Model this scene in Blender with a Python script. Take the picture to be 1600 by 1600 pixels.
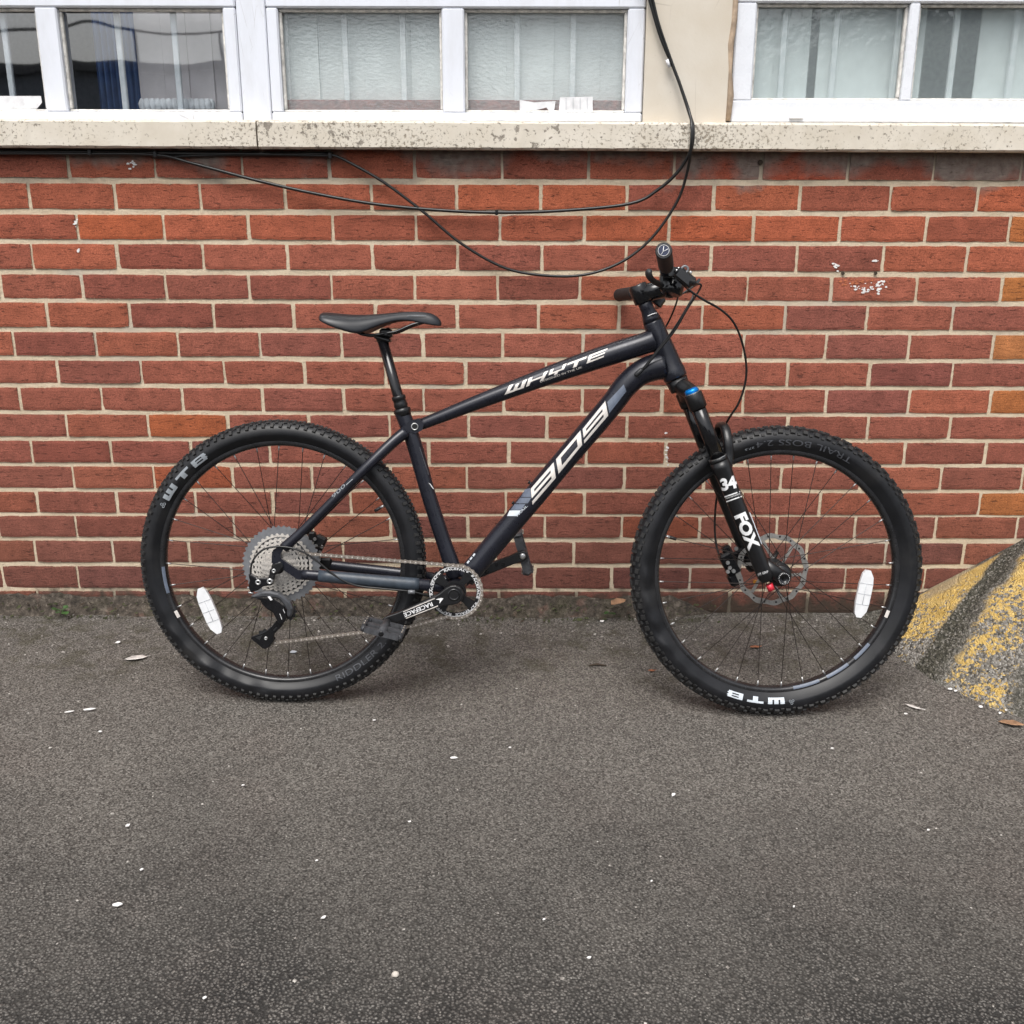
import bpy, bmesh, math, random
import numpy as np
from mathutils import Matrix, Vector
random.seed(7); rng = np.random.default_rng(7)
PI = math.pi
scene = bpy.context.scene
for o in list(bpy.data.objects): bpy.data.objects.remove(o)
COL = scene.collection

# ------------------------------------------------------------------ camera
F_PX, T, D, H = 1600.0, math.radians(16.99), 2.821, 1.169
ROLL, YAW = math.radians(.14), math.radians(-.1)
CAM = np.array([0.0, -D, H])
_c, _s = math.cos(YAW), math.sin(YAW)
_r0 = np.array([_c, -_s, 0]); _fh = np.array([_s, _c, 0]); _z = np.array([0, 0, 1.0])
FWD = _fh*math.cos(T) - _z*math.sin(T); _u0 = _fh*math.sin(T) + _z*math.cos(T)
RGT = math.cos(ROLL)*_r0 + math.sin(ROLL)*_u0
UPV = -math.sin(ROLL)*_r0 + math.cos(ROLL)*_u0
cam = bpy.data.cameras.new('camera'); cam.sensor_width = 36; cam.lens = 36*F_PX/1600
cam.clip_end = 500; cam.clip_start = .05
camo = bpy.data.objects.new('camera', cam); COL.objects.link(camo)
M = Matrix.Identity(4)
for i in range(3):
    M[i][0] = RGT[i]; M[i][1] = UPV[i]; M[i][2] = -FWD[i]; M[i][3] = CAM[i]
camo.matrix_world = M
scene.camera = camo

# ------------------------------------------------------------------ light (overcast day)
world = bpy.data.worlds.new('World'); scene.world = world; world.use_nodes = True
nt = world.node_tree; nt.nodes.clear()
sky = nt.nodes.new('ShaderNodeTexSky'); sky.sky_type = 'NISHITA'; sky.sun_disc = False
SUN_EL, SUN_AZ = 60.0, 195.0
sky.sun_elevation = math.radians(SUN_EL); sky.sun_rotation = math.radians(SUN_AZ)
sky.air_density = 1.0; sky.dust_density = 4.0; sky.ozone_density = 1.0
hs = nt.nodes.new('ShaderNodeHueSaturation'); hs.inputs['Saturation'].default_value = .28
bg = nt.nodes.new('ShaderNodeBackground'); bg.inputs[1].default_value = .15
wo = nt.nodes.new('ShaderNodeOutputWorld')
nt.links.new(sky.outputs[0], hs.inputs['Color']); nt.links.new(hs.outputs[0], bg.inputs[0]); nt.links.new(bg.outputs[0], wo.inputs[0])
sun = bpy.data.lights.new('sun', 'SUN'); sun.energy = 1.5; sun.angle = math.radians(32); sun.color = (1, .97, .93)
suno = bpy.data.objects.new('sun', sun); COL.objects.link(suno)
_az = math.radians(SUN_AZ); _el = math.radians(SUN_EL)
_sd = Vector((math.sin(_az)*math.cos(_el), math.cos(_az)*math.cos(_el), math.sin(_el)))   # towards the sun
suno.rotation_euler = _sd.to_track_quat('Z', 'Y').to_euler(); suno.location = (0, -6, 8)
vs = scene.view_settings; vs.view_transform = 'Standard'; vs.look = 'None'; vs.gamma = 1; vs.use_curve_mapping = False
vs.exposure = 0.57
scene.render.engine = 'CYCLES'; cy_ = scene.cycles; cy_.max_bounces = 5; cy_.diffuse_bounces = 2; cy_.glossy_bounces = 2; cy_.transmission_bounces = 3; cy_.transparent_max_bounces = 8; cy_.caustics_reflective = False; cy_.caustics_refractive = False

# ------------------------------------------------------------------ pixels to points (1600 px photograph)
def ray(px, py):
    return FWD + RGT*((px-800)/F_PX) - UPV*((py-800)/F_PX)
def on_y(px, py, y=0.0):                      # on the vertical plane y = const (wall, sill, glass)
    r = ray(px, py); return CAM + r*((y-CAM[1])/r[1])
def ground_z(x, y):
    d = max(0.0, -y); dd = min(d, .6) + .35*max(0, min(d, 3)-.6)
    xx = max(-1.6, min(1.6, x))
    return -.004 - dd*(.0566+.0362*xx)
def on_ground(px, py):
    r = ray(px, py); t = 1.0
    for _ in range(40):
        p = CAM + r*t; g = ground_z(p[0], p[1]); t += (g-p[2])/r[2]
    return CAM + r*t
# bicycle frame of reference: x forwards, y away from the camera, z up, origin at the rear axle
BO = np.array([-0.5597, -0.4727, 0.3211]); LEAN, BYAW, PITCH = .154, -.0067, -.0205
WB, DR, DF, STEER = 1.197, .6961, .7114, .0318
def bike_R():
    cz, sz = math.cos(BYAW), math.sin(BYAW); cl, sl = math.cos(LEAN), math.sin(LEAN); cp, sp = math.cos(PITCH), math.sin(PITCH)
    Rz = np.array([[cz, -sz, 0], [sz, cz, 0], [0, 0, 1]])
    Rx = np.array([[1, 0, 0], [0, cl, -sl], [0, sl, cl]]).T
    Ry = np.array([[cp, 0, -sp], [0, 1, 0], [sp, 0, cp]])
    return Rz@Rx@Ry
BR = bike_R()
def bk(px, py, y=0.0):
    n = BR[:, 1]; r = ray(px, py); t = ((BO+n*y-CAM)@n)/(r@n)
    return BR.T@(CAM+r*t-BO)
def to_bike(P): return BR.T@(np.asarray(P, float)-BO)
FC = np.array([WB, 0, (DF-DR)/2])             # front axle

# ------------------------------------------------------------------ materials
def srgb(r, g, b):
    f = lambda c: (c/255/12.92) if c/255 <= .04045 else ((c/255+.055)/1.055)**2.4
    return (f(r), f(g), f(b), 1)
class NT:
    def __init__(s, name):
        s.m = bpy.data.materials.new(name); s.m.use_nodes = True
        s.t = s.m.node_tree; s.n = s.t.nodes; s.bsdf = s.n['Principled BSDF']; s.out = s.n['Material Output']
    def add(s, kind, **kw):
        nd = s.n.new(kind)
        for k, v in kw.items():
            if k in nd.inputs: nd.inputs[k].default_value = v
            else: setattr(nd, k, v)
        return nd
    def link(s, a, b): s.t.links.new(a, b)
    def coord(s, kind='Object'): return s.add('ShaderNodeTexCoord').outputs[kind]
    def mapping(s, vec, scale=(1, 1, 1), rot=(0, 0, 0), loc=(0, 0, 0)):
        m = s.add('ShaderNodeMapping'); m.inputs['Scale'].default_value = scale; m.inputs['Rotation'].default_value = rot
        m.inputs['Location'].default_value = loc; s.link(vec, m.inputs['Vector']); return m.outputs[0]
    def noise(s, vec, scale, detail=4, rough=.55, out='Fac'):
        n = s.add('ShaderNodeTexNoise'); n.inputs['Scale'].default_value = scale; n.inputs['Detail'].default_value = detail
        n.inputs['Roughness'].default_value = rough; s.link(vec, n.inputs['Vector']); return n.outputs[out]
    def voro(s, vec, scale, out='Distance', feature='F1', rand=1.0):
        key = (vec.node.name, vec.name, scale, feature); s.vc = getattr(s, 'vc', {})
        if key not in s.vc:
            n = s.add('ShaderNodeTexVoronoi'); n.feature = feature; n.inputs['Scale'].default_value = scale
            n.inputs['Randomness'].default_value = rand; s.link(vec, n.inputs['Vector']); s.vc[key] = n
        return s.vc[key].outputs[out]
    def ramp(s, fac, stops, interp='LINEAR'):
        r = s.add('ShaderNodeValToRGB'); cr = r.color_ramp; cr.interpolation = interp
        while len(cr.elements) < len(stops): cr.elements.new(.5)
        for e, (p, c) in zip(cr.elements, stops):
            e.position = p; e.color = c if hasattr(c, '__len__') else (c, c, c, 1)
        s.link(fac, r.inputs[0]); return r.outputs[0]
    def mix(s, fac, a, b, mode='MIX'):
        m = s.add('ShaderNodeMix'); m.data_type = 'RGBA'; m.blend_type = mode
        for sock, v in ((m.inputs[0], fac), (m.inputs[6], a), (m.inputs[7], b)):
            if hasattr(v, 'is_output') or isinstance(v, bpy.types.NodeSocket): s.link(v, sock)
            else: sock.default_value = v
        return m.outputs[2]
    def math(s, op, a, b=0.0, clamp=False):
        m = s.add('ShaderNodeMath'); m.operation = op; m.use_clamp = clamp
        for sock, v in zip(m.inputs, (a, b)):
            if isinstance(v, bpy.types.NodeSocket): s.link(v, sock)
            else: sock.default_value = v
        return m.outputs[0]
    def bump(s, height, strength=.3, dist=.002, normal=None):
        b = s.add('ShaderNodeBump'); b.inputs['Strength'].default_value = strength; b.inputs['Distance'].default_value = dist
        s.link(height, b.inputs['Height'])
        if normal is not None: s.link(normal, b.inputs['Normal'])
        return b.outputs[0]
    def set(s, **kw):
        for k, v in kw.items():
            k = k.replace('_', ' '); sock = s.bsdf.inputs[k]
            if isinstance(v, bpy.types.NodeSocket): s.link(v, sock)
            else: sock.default_value = v
        return s.m
def simple(name, col, rough=.5, metal=0.0, var=.12, scale=40, bump=.0, bscale=200, dist=.0005, coat=0):
    t = NT(name); v = t.coord()
    n = t.noise(v, scale, 5)
    c2 = tuple(min(1, x*(1+var*2)) for x in col[:3])+(1,); c1 = tuple(x*(1-var) for x in col[:3])+(1,)
    t.set(Base_Color=t.ramp(n, [(.3, c1), (.7, c2)]), Roughness=t.math('ADD', t.math('MULTIPLY', t.noise(v, scale*2.3, 4), .22), rough-.11), Metallic=metal)
    if coat: t.bsdf.inputs['Coat Weight'].default_value = coat
    if bump: t.set(Normal=t.bump(t.noise(v, bscale, 4), bump, dist))
    return t.m
MT = {}
MT['frame'] = simple('frame_paint', (.0125, .0134, .0200, 1), .29, .2, .12, 30, .05, 900, .0002)
MT['stay_guard'] = simple('stay_guard', (.032, .042, .055, 1), .42, 0, .2, 60, .15, 300)
MT['black'] = simple('black_satin', (.0055, .0055, .0062, 1), .34, 0, .2, 60)
MT['gloss'] = simple('black_gloss', (.006, .006, .007, 1), .16, 0, .2, 60)
MT['plastic'] = simple('black_plastic', (.012, .0125, .014, 1), .5, 0, .25, 90, .2, 500)
MT['pedal'] = simple('pedal_plastic', (.040, .041, .045, 1), .5, 0, .35, 90, .3, 400)
MT['grip'] = simple('grip_rubber', (.011, .011, .012, 1), .62, 0, .2, 90, .3, 700)
MT['saddle'] = simple('saddle_cover', (.008, .009, .012, 1), .40, 0, .15, 60, .15, 900, .0002)
MT['rim'] = simple('rim_black', (.016, .016, .017, 1), .26, .1, .3, 25)
MT['alloy'] = simple('alloy', (.55, .55, .54, 1), .3, .9, .1, 60)
MT['greycog'] = simple('grey_alloy', (.17, .175, .185, 1), .42, .35, .12, 80)
MT['nickel'] = simple('nickel_steel', (.62, .58, .53, 1), .33, .5, .25, 300)
MT['chain'] = simple('chain_steel', (.24, .21, .18, 1), .42, .6, .5, 400)
MT['rotor'] = simple('rotor_steel', (.34, .33, .31, 1), .36, .7, .15, 120)
MT['spoke'] = simple('spoke_black', (.028, .022, .020, 1), .3, .6, .2, 50)
MT['nipple'] = simple('nipple_silver', (.50, .50, .50, 1), .3, .7, .05, 50)
MT['silver'] = simple('silver_decal', (.62, .58, .54, 1), .4, .15, .06, 60)
MT['white_decal'] = simple('white_decal', (.72, .72, .72, 1), .45, 0, .05, 60)
MT['grey_decal'] = simple('grey_decal', (.23, .25, .27, 1), .5, 0, .1, 60)
MT['dim_decal'] = simple('dim_decal', (.055, .058, .066, 1), .5, 0, .1, 60)
MT['slate'] = simple('slate_decal', (.10, .12, .16, 1), .45, 0, .1, 60)
MT['pale_blue'] = simple('pale_blue_decal', (.50, .54, .58, 1), .45, 0, .1, 60)
MT['blue'] = simple('blue_anodised', (.0, .20, .62, 1), .3, .5, .1, 60)
MT['blue_badge'] = simple('blue_badge', (.012, .018, .045, 1), .3, .3, .1, 60)
MT['red'] = simple('red_anodised', (.60, .03, .05, 1), .35, .2, .1, 60)
MT['amber'] = simple('amber_part', (.42, .18, .03, 1), .4, .3, .1, 60)
MT['reflector'] = simple('reflector_white', (.70, .71, .72, 1), .22, 0, .04, 60, .3, 350, .0006, .6)
MT['reflector_line'] = simple('reflector_line', (.42, .44, .46, 1), .4)
MT['hose'] = simple('cable_black', (.008, .008, .008, 1), .35)
# tyre rubber
t = NT('tyre_rubber'); v = t.coord(); n = t.noise(v, 18, 6, .6)
t.set(Base_Color=t.mix(t.ramp(t.noise(v, 9, 5), [(.5, 0), (.78, .55)]), t.ramp(n, [(.3, (.005, .0053, .0062, 1)), (.72, (.012, .0125, .015, 1))]), (.030, .028, .025, 1)),
      Roughness=.42, Normal=t.bump(t.noise(v, 260, 4), .15, .0006)); t.bsdf.inputs['Specular IOR Level'].default_value = .35; MT['tyre'] = t.m
t = NT('tyre_knob_rubber'); v = t.coord(); n = t.noise(v, 30, 6, .6)
t.set(Base_Color=t.ramp(n, [(.3, (.007, .007, .0075, 1)), (.62, (.017, .0165, .016, 1)), (.8, (.050, .045, .039, 1))]), Roughness=.7, Normal=t.bump(t.noise(v, 300, 4), .2, .0006)); MT['knob'] = t.m
# brick: colour of the object, sanded drag-wire face, lime smears at the edges, soot below the sill, damp dirt at the foot
def brick_material():
    t = NT('brick'); v = t.coord('Object'); pos = t.add('ShaderNodeNewGeometry').outputs['Position']
    oi = t.add('ShaderNodeObjectInfo'); col = oi.outputs['Color']
    off = t.add('ShaderNodeVectorMath'); off.operation = 'ADD'; t.link(pos, off.inputs[0])
    cmb = t.add('ShaderNodeCombineXYZ'); rnd = t.math('MULTIPLY', oi.outputs['Random'], 37.0)
    for k in range(3): t.link(rnd, cmb.inputs[k])
    t.link(cmb.outputs[0], off.inputs[1]); p = off.outputs[0]
    n1 = t.noise(p, 22, 4, .6); n2 = t.noise(t.mapping(p, (60, 60, 260)), 1, 3, .65); n3 = t.noise(p, 420, 2, .6)
    c = t.mix(.55, col, t.mix(1.0, col, t.ramp(n1, [(.25, .45), (.75, 1.25)]), 'MULTIPLY'))
    c = t.mix(1.0, c, t.ramp(n3, [(.25, .55), (.75, 1.4)]), 'MULTIPLY')
    creases = t.ramp(t.noise(t.mapping(p, (38, 38, 190)), 1, 3, .7), [(.61, 0), (.66, 1)])
    pits = t.ramp(t.voro(t.mapping(p, (120, 120, 300)), 1), [(.10, 1), (.20, 0)])
    c = t.mix(t.math('MULTIPLY', creases, .55), c, (.05, .022, .018, 1))
    c = t.mix(t.math('MULTIPLY', pits, .7), c, (.035, .018, .014, 1))
    spk = t.ramp(t.voro(p, 95, 'Color'), [(.0, 0), (.985, 0), (.99, 1)]); sel = t.ramp(t.voro(p, 95), [(.12, 1), (.2, 0)])
    c = t.mix(t.math('MULTIPLY', spk, sel), c, (.62, .58, .52, 1))
    at = t.add('ShaderNodeAttribute'); at.attribute_name = 'edge'
    sm = t.math('SUBTRACT', t.noise(p, 170, 4, .65), t.math('MULTIPLY', at.outputs['Fac'], .62))
    c = t.mix(t.ramp(sm, [(.50, 0), (.60, .85)]), c, (.42, .33, .23, 1))
    sep = t.add('ShaderNodeSeparateXYZ'); t.link(pos, sep.inputs[0])
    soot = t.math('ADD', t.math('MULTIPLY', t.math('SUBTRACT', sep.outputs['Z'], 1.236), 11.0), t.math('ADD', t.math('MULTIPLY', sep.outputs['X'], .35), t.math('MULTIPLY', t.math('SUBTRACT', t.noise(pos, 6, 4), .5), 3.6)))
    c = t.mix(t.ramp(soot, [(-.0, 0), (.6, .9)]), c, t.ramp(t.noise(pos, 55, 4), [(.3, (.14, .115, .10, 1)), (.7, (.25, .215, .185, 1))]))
    dirt = t.math('ADD', t.math('MULTIPLY', t.math('SUBTRACT', .085, sep.outputs['Z']), 14.0), t.math('MULTIPLY', t.math('SUBTRACT', t.noise(pos, 26, 5), .5), 2.4))
    c = t.mix(t.ramp(dirt, [(.2, 0), (.9, .9)]), c, (.050, .040, .030, 1))
    hgt = t.math('ADD', t.math('MULTIPLY', n2, .8), t.math('ADD', t.math('MULTIPLY', n3, .35), t.math('MULTIPLY', t.math('ADD', creases, pits), -.8)))
    t.set(Base_Color=c, Roughness=.86, Normal=t.bump(hgt, .8, .0022)); t.bsdf.inputs['Specular IOR Level'].default_value = .25
    return t.m
MT['brick'] = brick_material()
t = NT('mortar'); pos = t.add('ShaderNodeNewGeometry').outputs['Position']; sep = t.add('ShaderNodeSeparateXYZ'); t.link(pos, sep.inputs[0])
c = t.mix(t.ramp(t.noise(pos, 12, 6, .6), [(.3, 0), (.7, 1)]), (.52, .42, .295, 1), (.64, .535, .395, 1))
c = t.mix(t.ramp(t.noise(pos, 230, 4), [(.55, 0), (.72, .45)]), c, (.30, .24, .17, 1))
c = t.mix(t.ramp(t.noise(pos, 3.1, 3), [(.56, 0), (.66, .5)]), c, (.42, .38, .33, 1))
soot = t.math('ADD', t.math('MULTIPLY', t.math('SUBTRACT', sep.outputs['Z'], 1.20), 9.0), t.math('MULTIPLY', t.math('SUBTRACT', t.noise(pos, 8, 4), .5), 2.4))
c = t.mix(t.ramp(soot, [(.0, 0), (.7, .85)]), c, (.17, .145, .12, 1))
dirt = t.math('ADD', t.math('MULTIPLY', t.math('SUBTRACT', .09, sep.outputs['Z']), 14.0), t.math('MULTIPLY', t.math('SUBTRACT', t.noise(pos, 26, 5), .5), 2.4))
c = t.mix(t.ramp(dirt, [(.2, 0), (.9, .88)]), c, (.060, .048, .036, 1))
t.set(Base_Color=c, Roughness=.92, Normal=t.bump(t.math('ADD', t.noise(pos, 180, 5, .65), t.math('MULTIPLY', t.noise(pos, 40, 3), 1.2)), .8, .003)); MT['mortar'] = t.m
# asphalt
def asphalt():
    t = NT('asphalt'); pos = t.coord('Object'); sep = t.add('ShaderNodeSeparateXYZ'); t.link(pos, sep.inputs[0])
    cells = t.voro(pos, 185, 'Color'); cd = t.voro(pos, 185); c2 = t.voro(pos, 400, 'Color')
    g1 = t.ramp(cells, [(.0, (.045, .040, .037, 1)), (.45, (.125, .113, .104, 1)), (.8, (.23, .21, .193, 1)), (.96, (.42, .39, .36, 1)), (1, (.7, .67, .62, 1))])
    g2 = t.ramp(c2, [(.0, (.034, .030, .027, 1)), (.6, (.135, .122, .112, 1)), (1, (.42, .39, .36, 1))])
    c = t.mix(t.ramp(t.noise(pos, 45, 2), [(.4, .3), (.6, .8)]), g1, g2)
    c = t.mix(t.ramp(cd, [(.30, 0), (.55, .9)]), c, (.016, .015, .014, 1))
    big = t.noise(pos, 1.1, 5, .6)
    c = t.mix(1.0, c, t.ramp(big, [(.3, .88), (.7, 1.10)]), 'MULTIPLY')
    mid = t.noise(pos, 9, 4, .6)
    c = t.mix(1.0, c, t.ramp(mid, [(.3, .85), (.7, 1.14)]), 'MULTIPLY')
    wall_fade = t.math('ADD', t.math('MULTIPLY', t.math('ADD', sep.outputs['Y'], 1.62), .72), t.math('MULTIPLY', t.math('SUBTRACT', t.noise(pos, 3, 4), .5), .7))  # ground turns paler and browner towards the wall, darker away from it
    c = t.mix(t.ramp(wall_fade, [(.0, 0), (.6, .62)]), c, t.ramp(t.voro(pos, 260, 'Color'), [(.05, (.045, .037, .030, 1)), (.5, (.20, .175, .155, 1)), (.95, (.44, .40, .36, 1))]))
    moss = t.math('MULTIPLY', t.ramp(wall_fade, [(.80, 0), (1.05, 1)]), t.ramp(t.noise(pos, 13, 4, .65), [(.48, 0), (.62, .6)]))
    c = t.mix(moss, c, t.ramp(t.noise(pos, 160, 3), [(.3, (.030, .026, .015, 1)), (.7, (.10, .088, .050, 1))]))
    fl = t.math('MULTIPLY', t.ramp(t.voro(pos, 42, 'Color'), [(.0, 0), (.975, 0), (.98, 1)]), t.ramp(t.voro(pos, 42), [(.10, 1), (.16, 0)]))
    c = t.mix(t.math('MULTIPLY', fl, .8), c, (.52, .48, .44, 1))
    c = t.mix(1.0, c, (.785, .80, .79, 1), 'MULTIPLY')
    c = t.mix(t.ramp(t.noise(pos, 2.2, 3), [(.52, 0), (.66, .2)]), c, t.mix(1.0, c, (.95, .80, .78, 1), 'MULTIPLY'))
    h = t.math('ADD', t.math('MULTIPLY', t.math('SUBTRACT', 1.0, cd), t.ramp(cells, [(0, .2), (1, 1.0)])), t.math('MULTIPLY', c2, .35))
    t.set(Base_Color=c, Roughness=.80, Normal=t.bump(h, 1.0, .006)); t.bsdf.inputs['Specular IOR Level'].default_value = .35
    return t.m
MT['asphalt'] = asphalt()
t = NT('dirt'); pos = t.coord('Object')
c = t.ramp(t.noise(pos, 60, 6, .7), [(.3, (.020, .016, .012, 1)), (.52, (.070, .056, .043, 1)), (.75, (.22, .185, .15, 1))])
c = t.mix(t.ramp(t.noise(pos, 11, 4), [(.54, 0), (.66, .5)]), c, (.050, .045, .024, 1))
c = t.mix(t.ramp(t.noise(pos, 16, 4), [(.62, 0), (.70, .45)]), c, (.16, .085, .065, 1))
fl = t.math('MULTIPLY', t.ramp(t.voro(pos, 110, 'Color'), [(0, 0), (.94, 0), (.95, 1)]), t.ramp(t.voro(pos, 110), [(.2, 1), (.3, 0)]))
c = t.mix(fl, c, (.5, .47, .42, 1))
t.set(Base_Color=c, Roughness=.95, Normal=t.bump(t.noise(pos, 130, 6, .7), 1, .008)); MT['dirt'] = t.m
# concrete ramp with worn yellow stripes
t = NT('ramp_concrete'); pos = t.coord('Object'); uv = t.coord('UV'); sp = t.add('ShaderNodeSeparateXYZ'); t.link(uv, sp.inputs[0])
wob = t.math('ADD', sp.outputs['X'], t.math('MULTIPLY', t.math('SUBTRACT', t.noise(pos, 9, 4), .5), .12))
agg = t.ramp(t.voro(pos, 190, 'Color'), [(.1, (.06, .055, .045, 1)), (.5, (.20, .185, .16, 1)), (.95, (.42, .40, .37, 1))])
dark = t.ramp(t.voro(pos, 210, 'Color'), [(.1, (.018, .018, .012, 1)), (.6, (.075, .070, .050, 1)), (.97, (.30, .28, .25, 1))])
band = t.ramp(wob, [(.00, 0), (.13, 0), (.19, 1), (.475, 1), (.50, 0), (.60, 0), (.63, 1), (.80, 1), (.83, 0), (.88, 0), (.91, 1)])
mossb = t.ramp(wob, [(.0, .85), (.14, .8), (.19, 0), (.47, 0), (.50, 1), (.57, 1), (.63, .2), (.80, 0), (.83, .75), (.88, .75), (.92, 0)])
mossb = t.math('MAXIMUM', mossb, t.ramp(t.math('ADD', sp.outputs['Y'], t.math('MULTIPLY', t.math('SUBTRACT', t.noise(pos, 30, 3), .5), .12)), [(.03, .9), (.09, 0)]))
edge = t.ramp(sp.outputs['Y'], [(.05, 0), (.10, 1)])
c = t.mix(mossb, agg, dark)
wear = t.math('ADD', t.math('MULTIPLY', t.math('SUBTRACT', t.voro(pos, 150, 'Color'), .5), .22), t.math('ADD', t.noise(pos, 60, 5, .7), t.math('SUBTRACT', t.math('MULTIPLY', t.noise(pos, 8, 3), .7), t.math('MULTIPLY', sp.outputs['Y'], .36))))
yel = t.math('MULTIPLY', t.math('MULTIPLY', band, edge), t.ramp(wear, [(.57, 0), (.64, 1)]))
c = t.mix(yel, c, t.ramp(t.noise(pos, 40, 4), [(.3, (.50, .32, .075, 1)), (.7, (.66, .47, .17, 1))]))
beige = t.math('MULTIPLY', t.ramp(wob, [(.18, 0), (.24, 1), (.34, 1), (.40, 0)]), t.ramp(t.math('ADD', sp.outputs['Y'], t.math('MULTIPLY', t.noise(pos, 14, 3), .3)), [(.40, 1), (.52, 0)]))
c = t.mix(t.math('MULTIPLY', beige, .85), c, (.42, .33, .20, 1))
t.set(Base_Color=c, Roughness=.9, Normal=t.bump(t.math('ADD', t.math('SUBTRACT', 1.0, t.voro(pos, 190)), t.math('MULTIPLY', t.noise(pos, 30, 4), 1.5)), 1.0, .008)); MT['ramp'] = t.m
# painted sill, window paint, render, glass and interior
t = NT('sill_paint'); pos = t.coord('Object')
c = t.mix(t.ramp(t.noise(pos, 14, 5), [(.3, 0), (.7, 1)]), (.60, .54, .445, 1), (.69, .635, .545, 1))
spots = t.ramp(t.math('ADD', t.noise(pos, 120, 5, .7), t.math('MULTIPLY', t.math('SUBTRACT', t.noise(pos, 5, 3), .5), .38)), [(.565, 0), (.61, 1)])
big = t.ramp(t.math('ADD', t.noise(pos, 42, 5, .7), t.math('MULTIPLY', t.math('SUBTRACT', t.noise(pos, 2.6, 2), .5), .55)), [(.62, 0), (.645, 1)])
c = t.mix(t.math('MULTIPLY', spots, .75), c, (.20, .16, .11, 1)); c = t.mix(big, c, t.ramp(t.noise(pos, 90, 3), [(.3, (.19, .165, .13, 1)), (.7, (.34, .30, .25, 1))]))
h = t.math('SUBTRACT', t.math('MULTIPLY', t.noise(pos, 160, 4), .35), t.math('ADD', spots, big))
t.set(Base_Color=c, Roughness=.75, Normal=t.bump(h, .5, .002)); MT['sill'] = t.m
t = NT('window_paint'); pos = t.coord('Object')
c = t.mix(t.ramp(t.noise(t.mapping(pos, (1, 1, .3)), 18, 6, .65), [(.45, 0), (.75, .8)]), (.74, .765, .825, 1), (.63, .645, .68, 1))
cr = t.ramp(t.voro(t.mapping(pos, (1, 1, .25)), 30, 'Distance', 'DISTANCE_TO_EDGE'), [(.0, 1), (.012, 0)])
c = t.mix(t.math('MULTIPLY', cr, t.ramp(t.noise(pos, 11, 3), [(.56, 0), (.64, .55)])), c, (.30, .28, .25, 1))
t.set(Base_Color=c, Roughness=.45, Normal=t.bump(t.noise(pos, 60, 4), .25, .001)); MT['wpaint'] = t.m
MT['upvc'] = simple('upvc', (.74, .76, .80, 1), .28, 0, .02, 30)
MT['putty'] = simple('putty', (.60, .58, .54, 1), .7, 0, .25, 60, .6, 150, .002)
t = NT('pillar_render'); pos = t.coord('Object')
c = t.mix(t.ramp(t.noise(pos, 6, 5), [(.35, 0), (.7, 1)]), (.58, .515, .42, 1), (.65, .60, .52, 1))
st = t.ramp(t.noise(pos, 90, 5, .7), [(.68, 0), (.72, .8)]); c = t.mix(st, c, (.30, .25, .2, 1))
ck = t.ramp(t.voro(t.mapping(pos, (1, 1, .35)), 9, 'Distance', 'DISTANCE_TO_EDGE'), [(0, 1), (.006, 0)]); c = t.mix(t.math('MULTIPLY', ck, t.ramp(t.noise(pos, 5, 2), [(.5, 0), (.6, .5)])), c, (.33, .28, .22, 1))
t.set(Base_Color=c, Roughness=.85, Normal=t.bump(t.noise(pos, 140, 5), .3, .001)); MT['pillar'] = t.m
MT['sealant'] = simple('brown_sealant', (.34, .255, .18, 1), .7, 0, .3, 30, .5, 90, .003)
MT['wood_sill'] = simple('inner_sill', (.20, .055, .04, 1), .6, 0, .35, 60)
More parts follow.
